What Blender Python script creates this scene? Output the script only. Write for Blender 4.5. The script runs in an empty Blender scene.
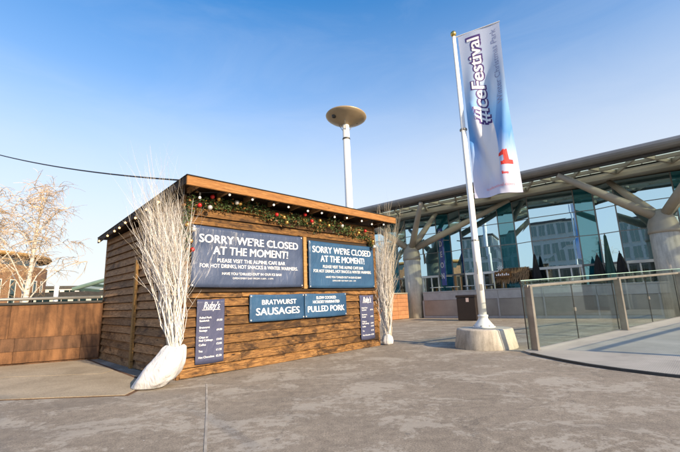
import bpy, math, random
from mathutils import Vector, Matrix, noise
rnd = random.Random(11)
R = math.radians
scene = bpy.context.scene
COL = scene.collection

# ------------------------------------------------------------------ camera
PITCH, ROLL, CAMH = R(10.94), R(2.13), 1.15
cam = bpy.data.cameras.new('Camera')
cam.sensor_width = 36.0
cam.lens = 36.0 * 383.0 / 680.0
cam.clip_start, cam.clip_end = 0.05, 2000.0
camo = bpy.data.objects.new('Camera', cam)
COL.objects.link(camo)
fw = Vector((0, math.cos(PITCH), math.sin(PITCH)))
r0 = Vector((1, 0, 0)); u0 = r0.cross(fw)
rt = r0 * math.cos(ROLL) - u0 * math.sin(ROLL)
up = u0 * math.cos(ROLL) + r0 * math.sin(ROLL)
m3 = Matrix((rt, up, -fw)).transposed()
camo.matrix_world = Matrix.Translation((0, 0, CAMH)) @ m3.to_4x4()
scene.camera = camo

# ------------------------------------------------------------------ light
SUN_EL = R(23.0)
SUN_AZ = math.atan2(0.68, -0.73)          # clockwise from +Y
world = bpy.data.worlds.new('World'); scene.world = world
world.use_nodes = True
wn = world.node_tree.nodes; wl = world.node_tree.links
bg = wn['Background']
sky = wn.new('ShaderNodeTexSky'); sky.sky_type = 'NISHITA'; sky.sun_disc = False
sky.sun_elevation = SUN_EL; sky.sun_rotation = SUN_AZ
sky.air_density = 1.0; sky.dust_density = 1.0; sky.ozone_density = 2.0
tcw = wn.new('ShaderNodeTexCoord')
mpw = wn.new('ShaderNodeMapping'); mpw.inputs['Scale'].default_value = (1.6, 1.6, 5.0); mpw.inputs['Rotation'].default_value = (0.25, 0.35, 0.6)
nzw = wn.new('ShaderNodeTexNoise'); nzw.inputs['Scale'].default_value = 1.7; nzw.inputs['Detail'].default_value = 9; nzw.inputs['Roughness'].default_value = 0.62
nzw.inputs['Distortion'].default_value = 0.7
rpw = wn.new('ShaderNodeMapRange'); rpw.inputs[1].default_value = 0.45; rpw.inputs[2].default_value = 0.85; rpw.inputs[3].default_value = 0.0; rpw.inputs[4].default_value = 0.12
mxw = wn.new('ShaderNodeMix'); mxw.data_type = 'RGBA'
mxw.inputs[7].default_value = (3.3, 3.4, 3.6, 1)
wl.new(tcw.outputs['Generated'], mpw.inputs['Vector']); wl.new(mpw.outputs[0], nzw.inputs['Vector'])
wl.new(nzw.outputs['Fac'], rpw.inputs[0]); wl.new(rpw.outputs[0], mxw.inputs[0])
hsw = wn.new('ShaderNodeHueSaturation'); hsw.inputs['Saturation'].default_value = 1.5; hsw.inputs['Value'].default_value = 1.0
wl.new(sky.outputs[0], hsw.inputs['Color'])
spw = wn.new('ShaderNodeSeparateXYZ'); wl.new(tcw.outputs['Generated'], spw.inputs[0])
hzr = wn.new('ShaderNodeValToRGB'); he = hzr.color_ramp.elements     # pale haze thickening towards the horizon, all round
he[0].position = 0.0; he[0].color = (0.95,) * 3 + (1,); he[1].position = 0.72; he[1].color = (0, 0, 0, 1)
for p_, v_ in ((0.18, 0.86), (0.34, 0.62), (0.50, 0.26)):
    q_ = he.new(p_); q_.color = (v_, v_, v_, 1)
hzm = wn.new('ShaderNodeMix'); hzm.data_type = 'RGBA'; hzm.inputs[7].default_value = (3.2, 3.2, 3.2, 1)
wl.new(spw.outputs['Z'], hzr.inputs[0]); wl.new(hzr.outputs[0], hzm.inputs[0]); wl.new(hsw.outputs[0], hzm.inputs[6])
wl.new(hzm.outputs[2], mxw.inputs[6]); wl.new(mxw.outputs[2], bg.inputs['Color'])
bg.inputs['Strength'].default_value = 0.13
sun = bpy.data.lights.new('Sun', 'SUN'); sun.energy = 3.5; sun.angle = R(0.55); sun.color = (1.0, 0.80, 0.55)
suno = bpy.data.objects.new('Sun', sun); COL.objects.link(suno)
tosun = Vector((math.sin(SUN_AZ) * math.cos(SUN_EL), math.cos(SUN_AZ) * math.cos(SUN_EL), math.sin(SUN_EL)))
suno.rotation_euler = (-tosun).to_track_quat('-Z', 'Y').to_euler()
suno.location = (12, -10, 14)
vs = scene.view_settings
vs.view_transform = 'Standard'; vs.look = 'None'; vs.gamma = 1.0; vs.use_curve_mapping = False
vs.exposure = 1.15
scene.cycles.max_bounces = 8
scene.cycles.transparent_max_bounces = 16

# ------------------------------------------------------------------ materials
def new_mat(name):
    m = bpy.data.materials.new(name); m.use_nodes = True
    nt = m.node_tree; b = nt.nodes['Principled BSDF']
    return m, nt, b
def N(nt, typ, **kw):
    n = nt.nodes.new(typ)
    for k, v in kw.items():
        if k in n.inputs.keys(): n.inputs[k].default_value = v
        else: setattr(n, k, v)
    return n
def coords(nt, scale=(1, 1, 1), jitter=True, kind='Object'):
    tc = N(nt, 'ShaderNodeTexCoord'); mp = N(nt, 'ShaderNodeMapping'); mp.inputs['Scale'].default_value = scale
    nt.links.new(tc.outputs[kind], mp.inputs['Vector'])
    if jitter:
        oi = N(nt, 'ShaderNodeObjectInfo'); ml = N(nt, 'ShaderNodeMath', operation='MULTIPLY'); ml.inputs[1].default_value = 57.0
        nt.links.new(oi.outputs['Random'], ml.inputs[0]); nt.links.new(ml.outputs[0], mp.inputs['Location'])
    return mp.outputs[0]
def ramp(nt, fac, stops):
    r = N(nt, 'ShaderNodeValToRGB')
    el = r.color_ramp.elements
    while len(el) < len(stops): el.new(0.5)
    for e_, (p, c) in zip(el, stops):
        e_.position = p; e_.color = (*c, 1) if len(c) == 3 else c
    nt.links.new(fac, r.inputs[0]); return r.outputs[0]
def mixc(nt, fac, a, b, mode='MIX'):
    m = N(nt, 'ShaderNodeMix', data_type='RGBA', blend_type=mode)
    for sock, v in ((0, fac), (6, a), (7, b)):
        if isinstance(v, (int, float)): m.inputs[sock].default_value = v
        elif isinstance(v, tuple): m.inputs[sock].default_value = (*v, 1)
        else: nt.links.new(v, m.inputs[sock])
    return m.outputs[2]
def noise_n(nt, vec, scale, detail=4, rough=0.55, dist=0.0):
    n = N(nt, 'ShaderNodeTexNoise', Scale=scale, Detail=detail, Roughness=rough, Distortion=dist)
    if vec is not None: nt.links.new(vec, n.inputs['Vector'])
    return n.outputs['Fac']
def bump(nt, b, h, strength, dist=0.02):
    bp = N(nt, 'ShaderNodeBump', Strength=strength, Distance=dist)
    nt.links.new(h, bp.inputs['Height']); nt.links.new(bp.outputs[0], b.inputs['Normal'])
def simple(name, col, rough=0.6, metal=0.0, var=0.12, vscale=4.0, bmp=0.0, jitter=True):
    m, nt, b = new_mat(name)
    v = coords(nt, jitter=jitter)
    f = noise_n(nt, v, vscale, 6, 0.6)
    c = ramp(nt, f, [(0.3, tuple(x * (1 - var) for x in col)), (0.7, tuple(min(1, x * (1 + var)) for x in col))])
    nt.links.new(c, b.inputs['Base Color'])
    b.inputs['Roughness'].default_value = rough; b.inputs['Metallic'].default_value = metal
    if bmp: bump(nt, b, noise_n(nt, v, vscale * 8, 4), bmp)
    return m
def wood(name, cols, stain, rough=0.75, stain_lo=0.5, spec=0.3):
    m, nt, b = new_mat(name)
    v = coords(nt, (1.6, 9, 16)); grain = noise_n(nt, v, 3.2, 8, 0.62, 0.35)
    v2 = coords(nt, (1.1, 2, 2.2)); blot = noise_n(nt, v2, 1.5, 9, 0.70, 0.5)
    oi = N(nt, 'ShaderNodeObjectInfo')
    c1 = ramp(nt, grain, [(0.30, cols[0]), (0.52, cols[1]), (0.72, cols[2])])
    hs = N(nt, 'ShaderNodeHueSaturation'); mr = N(nt, 'ShaderNodeMapRange'); mr.inputs[3].default_value = 0.60; mr.inputs[4].default_value = 1.22
    nt.links.new(oi.outputs['Random'], mr.inputs[0]); nt.links.new(mr.outputs[0], hs.inputs['Value']); nt.links.new(c1, hs.inputs['Color'])
    sf = ramp(nt, blot, [(stain_lo, (0, 0, 0)), (stain_lo + 0.11, (0.88, 0.88, 0.88))])
    c2 = mixc(nt, sf, hs.outputs[0], stain)
    fl = ramp(nt, noise_n(nt, coords(nt, (1.6, 4, 5)), 7.0, 6, 0.7, 0.5), [(0.54, (0, 0, 0)), (0.64, (0.65,) * 3)])
    c2 = mixc(nt, fl, c2, tuple(x * 1.6 for x in stain))
    kn = N(nt, 'ShaderNodeTexVoronoi', Scale=1.0, Randomness=1.0); nt.links.new(coords(nt, (2.2, 6, 8)), kn.inputs['Vector'])
    kf = ramp(nt, kn.outputs['Distance'], [(0.05, (1, 1, 1)), (0.11, (0, 0, 0))])
    c3 = mixc(nt, kf, c2, tuple(x * 0.5 for x in stain))
    nt.links.new(c3, b.inputs['Base Color'])
    b.inputs['Roughness'].default_value = rough; b.inputs['Specular IOR Level'].default_value = spec
    bump(nt, b, grain, 0.35, 0.006)
    return m
M = {}
M['plank'] = wood('stained_plank', [(0.085, 0.040, 0.013), (0.20, 0.098, 0.031), (0.40, 0.225, 0.08)], (0.020, 0.010, 0.005), stain_lo=0.47)
M['plank_side'] = wood('weathered_plank', [(0.17, 0.086, 0.036), (0.34, 0.19, 0.086), (0.48, 0.29, 0.145)], (0.07, 0.038, 0.019), stain_lo=0.52)
M['fascia'] = wood('fascia_timber', [(0.20, 0.085, 0.026), (0.33, 0.155, 0.05), (0.43, 0.22, 0.08)], (0.20, 0.085, 0.025), stain_lo=0.58)
M['darkwood'] = wood('dark_timber', [(0.03, 0.018, 0.01), (0.055, 0.032, 0.018), (0.08, 0.05, 0.03)], (0.02, 0.012, 0.008))
M['paletimber'] = wood('pale_timber', [(0.30, 0.17, 0.06), (0.42, 0.25, 0.09), (0.5, 0.32, 0.13)], (0.22, 0.12, 0.04), stain_lo=0.6)
M['core'] = simple('wall_core', (0.03, 0.018, 0.01), 0.9)
M['felt'] = simple('roof_felt', (0.03, 0.032, 0.035), 0.95, bmp=0.4)
M['white'] = simple('white_paint', (0.78, 0.78, 0.76), 0.4, var=0.05, vscale=2)
M['whitetext'] = simple('white_print', (0.85, 0.86, 0.88), 0.6, var=0.03, vscale=3)
M['steel'] = simple('brushed_steel', (0.36, 0.33, 0.29), 0.42, 0.75, var=0.2, vscale=3)
M['darksteel'] = simple('dark_steel', (0.05, 0.047, 0.043), 0.5, 0.3, var=0.25)
M['greymetal'] = simple('grey_metal', (0.22, 0.22, 0.215), 0.45, 0.35, var=0.12, vscale=1.5)
def weathered(name, lo, mid, hi, streak):
    m, nt, b = new_mat(name)
    v = coords(nt, jitter=False); a = noise_n(nt, v, 2.2, 8, 0.68, 0.4); g_ = noise_n(nt, v, 60, 3, 0.7)
    st_ = noise_n(nt, coords(nt, (7, 7, 0.7), False), 1.6, 5, 0.6)
    c = ramp(nt, a, [(0.28, lo), (0.5, mid), (0.72, hi)])
    c = mixc(nt, 1.0, c, ramp(nt, st_, [(0.34, (streak,) * 3), (0.56, (1.04,) * 3)]), 'MULTIPLY')
    c = mixc(nt, 1.0, c, ramp(nt, g_, [(0.3, (0.86,) * 3), (0.7, (1.10,) * 3)]), 'MULTIPLY')
    nt.links.new(c, b.inputs['Base Color']); b.inputs['Roughness'].default_value = 0.85; bump(nt, b, g_, 0.25, 0.006); return m
M['concrete'] = weathered('cast_concrete', (0.36, 0.32, 0.26), (0.50, 0.455, 0.385), (0.60, 0.55, 0.47), 0.72)
M['colconc'] = weathered('column_concrete', (0.42, 0.39, 0.33), (0.52, 0.48, 0.41), (0.60, 0.56, 0.48), 0.78)
M['armsteel'] = simple('painted_arm', (0.31, 0.28, 0.225), 0.5, 0.0, var=0.12, vscale=1.5)
M['black'] = simple('black_fabric', (0.012, 0.012, 0.013), 0.85)
M['green_fabric'] = simple('green_fabric', (0.03, 0.085, 0.07), 0.85)
M['cable'] = simple('cable_rubber', (0.012, 0.012, 0.014), 0.6)
M['panel_grey'] = simple('parapet_panel', (0.30, 0.285, 0.26), 0.35, 0.25, var=0.2, vscale=1.0)
M['parapet_top'] = simple('parapet_cap', (0.36, 0.36, 0.36), 0.5, 0.1)
M['terracotta'] = simple('terracotta_panel', (0.36, 0.165, 0.075), 0.7, var=0.25, vscale=1.7)
M['binblack'] = simple('bin_metal', (0.022, 0.015, 0.013), 0.5, 0.2)
M['soffit'] = simple('soffit_panel', (0.30, 0.28, 0.23), 0.6, 0.0, var=0.15, vscale=0.8)
M['bulb'] = None

def banner_mat(name, lo, hi):
    m, nt, b = new_mat(name)
    v = coords(nt, (1.2, 1, 1.6)); f = noise_n(nt, v, 1.3, 4, 0.5)
    c = ramp(nt, f, [(0.32, lo), (0.68, hi)])
    nt.links.new(c, b.inputs['Base Color']); b.inputs['Roughness'].default_value = 0.34
    w = noise_n(nt, coords(nt, (3, 1, 1.2)), 2.6, 5, 0.55, 0.8); bump(nt, b, w, 0.5, 0.035)
    return m
M['navy'] = banner_mat('navy_vinyl', (0.042, 0.062, 0.120), (0.072, 0.100, 0.180))
M['blue'] = banner_mat('blue_vinyl', (0.022, 0.066, 0.145), (0.036, 0.100, 0.200))
M['menu'] = banner_mat('indigo_board', (0.050, 0.058, 0.115), (0.076, 0.084, 0.155))

def emit(name, col, st):
    m, nt, b = new_mat(name)
    b.inputs['Base Color'].default_value = (*col, 1); b.inputs['Emission Color'].default_value = (*col, 1)
    b.inputs['Emission Strength'].default_value = st; b.inputs['Roughness'].default_value = 0.25
    return m
M['bulb'] = emit('white_bulb', (1.0, 0.93, 0.8), 0.35)
M['bulbwarm'] = emit('warm_bulb', (1.0, 0.60, 0.26), 0.9)
def gloss(name, col, rough=0.15, metal=0.5):
    m, nt, b = new_mat(name); b.inputs['Base Color'].default_value = (*col, 1)
    b.inputs['Roughness'].default_value = rough; b.inputs['Metallic'].default_value = metal; return m
M['red'] = gloss('red_bauble', (0.5, 0.02, 0.02), 0.2, 0.2)
M['gold'] = gloss('gold_bauble', (0.7, 0.42, 0.12), 0.22, 0.8)
M['silver'] = gloss('silver_bauble', (0.8, 0.78, 0.74), 0.25, 0.6)
M['brass'] = gloss('brass', (0.55, 0.40, 0.12), 0.3, 0.9)
M['redprint'] = gloss('red_print', (0.62, 0.03, 0.025), 0.7, 0)
M['pinkprint'] = gloss('pink_print', (0.75, 0.35, 0.42), 0.7, 0)
M['purple'] = gloss('purple_print', (0.07, 0.035, 0.18), 0.7, 0)
M['greyprint'] = gloss('slate_print', (0.24, 0.28, 0.46), 0.7, 0)
M['signblue'] = gloss('sign_blue', (0.035, 0.06, 0.26), 0.35, 0)
M['redsign'] = gloss('red_sign', (0.6, 0.05, 0.04), 0.5, 0)

def leafmat(name, a, b_):
    m, nt, b = new_mat(name)
    g = N(nt, 'ShaderNodeNewGeometry')
    c = ramp(nt, g.outputs['Random Per Island'], [(0.0, a), (1.0, b_)])
    nt.links.new(c, b.inputs['Base Color']); b.inputs['Roughness'].default_value = 0.6
    return m
M['garland'] = leafmat('garland_needles', (0.02, 0.05, 0.012), (0.08, 0.14, 0.035))
M['autumn'] = leafmat('dried_leaves', (0.16, 0.06, 0.02), (0.34, 0.17, 0.05))
M['twig'] = leafmat('white_twig', (0.45, 0.43, 0.41), (0.78, 0.77, 0.76))
M['twigcream'] = leafmat('cream_twig', (0.42, 0.35, 0.25), (0.62, 0.55, 0.44))
M['birchtwig'] = leafmat('birch_twig', (0.34, 0.22, 0.11), (0.60, 0.44, 0.26))
M['shrub'] = leafmat('shrub_leaf', (0.025, 0.055, 0.018), (0.07, 0.12, 0.04))
M['thatch'] = leafmat('thatch_reed', (0.17, 0.09, 0.035), (0.32, 0.19, 0.09))

def birch_bark():
    m, nt, b = new_mat('birch_bark')
    v = coords(nt, (3, 3, 14)); f = noise_n(nt, v, 1.5, 5, 0.6)
    c = ramp(nt, f, [(0.36, (0.12, 0.09, 0.07)), (0.46, (0.62, 0.56, 0.48))])
    nt.links.new(c, b.inputs['Base Color']); b.inputs['Roughness'].default_value = 0.8; return m
M['birch'] = birch_bark()

def asphalt(k=1.0, tint=(1, 1, 1)):
    m, nt, b = new_mat('worn_asphalt')
    v = coords(nt, jitter=False)
    base = noise_n(nt, v, 0.55, 5, 0.6, 0.4)
    fine = noise_n(nt, v, 70, 4, 0.8)
    mid = noise_n(nt, v, 9, 6, 0.7)
    c = ramp(nt, base, [(0.30, (0.235, 0.202, 0.162)), (0.70, (0.315, 0.275, 0.225))])
    c = mixc(nt, 1.0, c, ramp(nt, mid, [(0.28, (0.70, 0.69, 0.68)), (0.72, (1.26, 1.25, 1.23))]), 'MULTIPLY')
    c = mixc(nt, 1.0, c, ramp(nt, fine, [(0.30, (0.45, 0.44, 0.43)), (0.70, (1.5, 1.49, 1.46))]), 'MULTIPLY')
    # dried salt / frost residue with ragged edges
    pm = N(nt, 'ShaderNodeMapping'); pm.inputs['Scale'].default_value = (0.75, 1.0, 1); nt.links.new(v, pm.inputs['Vector'])
    pa = noise_n(nt, pm.outputs[0], 1.5, 10, 0.72, 0.6)
    pb = noise_n(nt, v, 14, 5, 0.75)
    ad = N(nt, 'ShaderNodeMath', operation='MULTIPLY_ADD'); ad.inputs[1].default_value = 0.42
    nt.links.new(pb, ad.inputs[0]); nt.links.new(pa, ad.inputs[2])
    pf = ramp(nt, ad.outputs[0], [(0.725, (0, 0, 0)), (0.775, (0.62, 0.62, 0.62))])
    c = mixc(nt, pf, c, (0.44, 0.40, 0.335))
    # pale grit specks
    vo = N(nt, 'ShaderNodeTexVoronoi', Scale=11.0); nt.links.new(v, vo.inputs['Vector'])
    sp = ramp(nt, vo.outputs['Distance'], [(0.05, (1, 1, 1)), (0.11, (0, 0, 0))])
    sg = ramp(nt, noise_n(nt, v, 2.3, 4, 0.7), [(0.52, (0, 0, 0)), (0.60, (1, 1, 1))])
    c = mixc(nt, mixc(nt, 1.0, sp, sg, 'MULTIPLY'), c, (0.56, 0.53, 0.49))
    # trodden gum and oil spots
    vg = N(nt, 'ShaderNodeTexVoronoi', Scale=2.6); nt.links.new(v, vg.inputs['Vector'])
    gf = ramp(nt, vg.outputs['Distance'], [(0.045, (0.55,) * 3), (0.075, (0, 0, 0))])
    c = mixc(nt, gf, c, (0.09, 0.082, 0.075))
    # hairline cracks
    cm_ = N(nt, 'ShaderNodeTexVoronoi', Scale=0.55, feature='DISTANCE_TO_EDGE'); wv_ = noise_n(nt, v, 1.8, 5, 0.6)
    vm_ = N(nt, 'ShaderNodeVectorMath', operation='ADD'); nt.links.new(v, vm_.inputs[0])
    cb_ = N(nt, 'ShaderNodeCombineXYZ'); nt.links.new(wv_, cb_.inputs[0]); nt.links.new(noise_n(nt, v, 2.1, 5, 0.6), cb_.inputs[1]); nt.links.new(cb_.outputs[0], vm_.inputs[1]); nt.links.new(vm_.outputs[0], cm_.inputs['Vector'])
    cf_ = ramp(nt, cm_.outputs['Distance'], [(0.0, (0.5,) * 3), (0.0045, (0, 0, 0))])
    c = mixc(nt, cf_, c, (0.10, 0.09, 0.08))
    # darker damp bands
    dm = N(nt, 'ShaderNodeMapping'); dm.inputs['Scale'].default_value = (0.35, 1.1, 1); nt.links.new(v, dm.inputs['Vector'])
    df = ramp(nt, noise_n(nt, dm.outputs[0], 0.7, 5, 0.6, 0.6), [(0.52, (0, 0, 0)), (0.70, (0.40, 0.40, 0.40))])
    c = mixc(nt, df, c, (0.15, 0.132, 0.112))
    if k != 1.0: c = mixc(nt, 1.0, c, tuple(k * t for t in tint), 'MULTIPLY')
    nt.links.new(c, b.inputs['Base Color'])
    b.inputs['Roughness'].default_value = 0.82; b.inputs['Specular IOR Level'].default_value = 0.35
    bump(nt, b, fine, 0.45, 0.006)
    return m
M['asphalt'] = asphalt()
def slabmat():
    m, nt, b = new_mat('path_concrete')
    v = coords(nt, jitter=False); f = noise_n(nt, v, 1.1, 7, 0.65, 0.5); g = noise_n(nt, v, 45, 3, 0.7)
    c = ramp(nt, f, [(0.32, (0.29, 0.235, 0.16)), (0.68, (0.44, 0.365, 0.26))])
    c = mixc(nt, 1.0, c, ramp(nt, g, [(0.3, (0.75, 0.75, 0.75)), (0.7, (1.2, 1.2, 1.2))]), 'MULTIPLY')
    nt.links.new(c, b.inputs['Base Color']); b.inputs['Roughness'].default_value = 0.85; bump(nt, b, g, 0.3, 0.005); return m
M['slab'] = slabmat()
def deckmat():
    m, nt, b = new_mat('ribbed_deck')
    v = coords(nt, jitter=False); f = noise_n(nt, v, 0.9, 6, 0.65, 0.6)
    c = ramp(nt, f, [(0.32, (0.33, 0.31, 0.275)), (0.68, (0.50, 0.475, 0.425))])
    w = N(nt, 'ShaderNodeTexWave', Scale=9.0); w.bands_direction = 'X'; nt.links.new(v, w.inputs['Vector'])
    w2 = N(nt, 'ShaderNodeTexWave', Scale=9.0); w2.bands_direction = 'Y'; nt.links.new(v, w2.inputs['Vector'])
    h = mixc(nt, 1.0, w.outputs['Color'], w2.outputs['Color'], 'MULTIPLY')
    c = mixc(nt, 1.0, c, ramp(nt, h, [(0.0, (0.78, 0.78, 0.78)), (0.7, (1.08, 1.08, 1.08))]), 'MULTIPLY')
    nt.links.new(c, b.inputs['Base Color']); b.inputs['Roughness'].default_value = 0.7; bump(nt, b, h, 0.5, 0.006); return m
M['deck'] = deckmat()

def mirror_glass(name, tint, dark, fac, rough=0.01):
    m, nt, b = new_mat(name)
    g = N(nt, 'ShaderNodeBsdfGlossy', Roughness=rough); g.inputs['Color'].default_value = (*tint, 1)
    b.inputs['Base Color'].default_value = (*dark, 1); b.inputs['Roughness'].default_value = 0.08
    mx = N(nt, 'ShaderNodeMixShader'); mx.inputs[0].default_value = fac
    nt.links.new(b.outputs[0], mx.inputs[1]); nt.links.new(g.outputs[0], mx.inputs[2])
    nt.links.new(mx.outputs[0], nt.nodes['Material Output'].inputs['Surface'])
    w = noise_n(nt, coords(nt, (0.5, 0.5, 0.35)), 0.9, 2, 0.5)
    bp = N(nt, 'ShaderNodeBump', Strength=0.10, Distance=0.05); nt.links.new(w, bp.inputs['Height']); nt.links.new(bp.outputs[0], g.inputs['Normal'])
    return m
M['mirror'] = mirror_glass('reflective_pane', (0.56, 0.80, 0.93), (0.012, 0.03, 0.036), 0.84)
M['lowglass'] = mirror_glass('shop_pane', (0.5, 0.6, 0.6), (0.012, 0.018, 0.018), 0.28)
M['teal'] = mirror_glass('teal_pane', (0.25, 0.58, 0.66), (0.008, 0.12, 0.16), 0.40)
M['winglass'] = mirror_glass('window_pane', (0.30, 0.42, 0.44), (0.008, 0.02, 0.022), 0.22)
def clear_glass(name, tint, fac):
    m, nt, b = new_mat(name)
    t = N(nt, 'ShaderNodeBsdfTransparent'); t.inputs['Color'].default_value = (*tint, 1)
    g = N(nt, 'ShaderNodeBsdfGlossy', Roughness=0.02); g.inputs['Color'].default_value = (0.9, 1, 0.97, 1)
    fr = N(nt, 'ShaderNodeFresnel', IOR=1.5)
    gm_ = N(nt, 'ShaderNodeNewGeometry'); im = N(nt, 'ShaderNodeMapRange'); im.inputs[3].default_value = 1.5; im.inputs[4].default_value = 1 / 1.5
    nt.links.new(gm_.outputs['Backfacing'], im.inputs[0]); nt.links.new(im.outputs[0], fr.inputs['IOR'])
    md = N(nt, 'ShaderNodeMath', operation='MULTIPLY_ADD'); md.inputs[1].default_value = 0.9; md.inputs[2].default_value = fac
    nt.links.new(fr.outputs[0], md.inputs[0])
    mx = N(nt, 'ShaderNodeMixShader'); nt.links.new(md.outputs[0], mx.inputs[0])
    nt.links.new(t.outputs[0], mx.inputs[1]); nt.links.new(g.outputs[0], mx.inputs[2])
    nt.links.new(mx.outputs[0], nt.nodes['Material Output'].inputs['Surface'])
    return m
M['railglass'] = clear_glass('railing_glass', (0.91, 0.955, 0.935), 0.02)
M['edgeglass'] = simple('glass_edge', (0.42, 0.62, 0.56), 0.1, 0, var=0.05)
def translucent(name, col):
    m, nt, b = new_mat(name)
    t = N(nt, 'ShaderNodeBsdfTranslucent'); t.inputs['Color'].default_value = (*col, 1)
    b.inputs['Base Color'].default_value = (*col, 1); b.inputs['Roughness'].default_value = 0.3
    mx = N(nt, 'ShaderNodeMixShader'); mx.inputs[0].default_value = 0.6
    nt.links.new(b.outputs[0], mx.inputs[1]); nt.links.new(t.outputs[0], mx.inputs[2])
    nt.links.new(mx.outputs[0], nt.nodes['Material Output'].inputs['Surface']); return m
def canopy_glass():
    m, nt, b = new_mat('canopy_glass')
    t = N(nt, 'ShaderNodeBsdfTranslucent'); t.inputs['Color'].default_value = (0.75, 0.80, 0.72, 1)
    tr = N(nt, 'ShaderNodeBsdfTransparent'); tr.inputs['Color'].default_value = (0.80, 0.88, 0.82, 1)
    mx = N(nt, 'ShaderNodeMixShader'); mx.inputs[0].default_value = 0.55
    nt.links.new(t.outputs[0], mx.inputs[1]); nt.links.new(tr.outputs[0], mx.inputs[2])
    nt.links.new(mx.outputs[0], nt.nodes['Material Output'].inputs['Surface']); return m
M['roofglass'] = canopy_glass()
def bagmat():
    m, nt, b = new_mat('white_sack')
    f = noise_n(nt, coords(nt, (1.6, 1.6, 0.7)), 7, 4, 0.5, 1.6)
    c = ramp(nt, f, [(0.3, (0.52, 0.53, 0.55)), (0.7, (0.58, 0.58, 0.59))]); nt.links.new(c, b.inputs['Base Color'])
    b.inputs['Roughness'].default_value = 0.65; bump(nt, b, f, 0.6, 0.03)
    b.inputs['Subsurface Weight'].default_value = 0.1
    return m
M['bag'] = bagmat()
def flagmat():
    m, nt, b = new_mat('printed_flag')
    tc = N(nt, 'ShaderNodeTexCoord'); sp = N(nt, 'ShaderNodeSeparateXYZ'); nt.links.new(tc.outputs['UV'], sp.inputs[0])
    nz = noise_n(nt, tc.outputs['UV'], 4.0, 5, 0.6, 0.6)
    ad = N(nt, 'ShaderNodeMath', operation='MULTIPLY_ADD'); ad.inputs[1].default_value = 0.22
    nt.links.new(nz, ad.inputs[0]); nt.links.new(sp.outputs['Y'], ad.inputs[2])
    c = ramp(nt, ad.outputs[0], [(0.18, (0.60, 0.62, 0.80)), (0.33, (0.40, 0.55, 0.84)), (0.44, (0.09, 0.30, 0.70)), (0.60, (0.20, 0.44, 0.78)), (0.78, (0.48, 0.60, 0.78)), (1.0, (0.50, 0.57, 0.74))])
    def mth(op, a, b_=None, c_=None):
        q = N(nt, 'ShaderNodeMath', operation=op)
        for k_, x_ in enumerate((a, b_, c_)):
            if x_ is None: continue
            if isinstance(x_, (int, float)): q.inputs[k_].default_value = x_
            else: nt.links.new(x_, q.inputs[k_])
        return q.outputs[0]
    U, V = sp.outputs['X'], sp.outputs['Y']                      # bright sunlit face of the fold, painted white into the cloth colour
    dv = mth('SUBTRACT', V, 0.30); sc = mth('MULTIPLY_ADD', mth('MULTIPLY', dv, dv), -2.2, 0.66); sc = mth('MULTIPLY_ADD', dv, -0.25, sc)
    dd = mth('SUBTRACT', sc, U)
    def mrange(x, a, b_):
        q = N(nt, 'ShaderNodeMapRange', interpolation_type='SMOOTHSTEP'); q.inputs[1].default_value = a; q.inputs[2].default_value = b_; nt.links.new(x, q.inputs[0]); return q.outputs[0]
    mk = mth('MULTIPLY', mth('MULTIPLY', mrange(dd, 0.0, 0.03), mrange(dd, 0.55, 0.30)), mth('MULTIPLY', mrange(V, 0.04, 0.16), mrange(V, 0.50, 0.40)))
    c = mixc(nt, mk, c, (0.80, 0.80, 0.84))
    b.inputs['Roughness'].default_value = 0.75
    nt.links.new(c, b.inputs['Base Color'])
    t = N(nt, 'ShaderNodeBsdfTranslucent'); nt.links.new(c, t.inputs['Color'])
    mx = N(nt, 'ShaderNodeMixShader'); mx.inputs[0].default_value = 0.2
    nt.links.new(b.outputs[0], mx.inputs[1]); nt.links.new(t.outputs[0], mx.inputs[2])
    nt.links.new(mx.outputs[0], nt.nodes['Material Output'].inputs['Surface']); return m
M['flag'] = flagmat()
M['brick'] = simple('brown_brick', (0.21, 0.115, 0.06), 0.85, var=0.2, vscale=3, bmp=0.2)
M['render_w'] = simple('pale_render', (0.62, 0.58, 0.52), 0.8, var=0.08)
M['officeclad'] = simple('office_cladding', (0.42, 0.43, 0.40), 0.6, 0.1, var=0.12)
M['officelight'] = simple('office_pale_cladding', (0.46, 0.42, 0.36), 0.7, var=0.1)
M['greenmetal'] = simple('green_metal', (0.16, 0.24, 0.19), 0.5, 0.2)
M['hallwall'] = simple('hall_wall', (0.42, 0.46, 0.42), 0.7)
M['wallpanel'] = weathered('rust_panel', (0.075, 0.034, 0.014), (0.165, 0.076, 0.031), (0.25, 0.12, 0.05), 0.55)
M['walldark'] = weathered('wall_base', (0.06, 0.03, 0.015), (0.12, 0.06, 0.03), (0.18, 0.09, 0.045), 0.6)
M['teawhite'] = simple('sheet_white', (0.7, 0.7, 0.68), 0.7)

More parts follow.
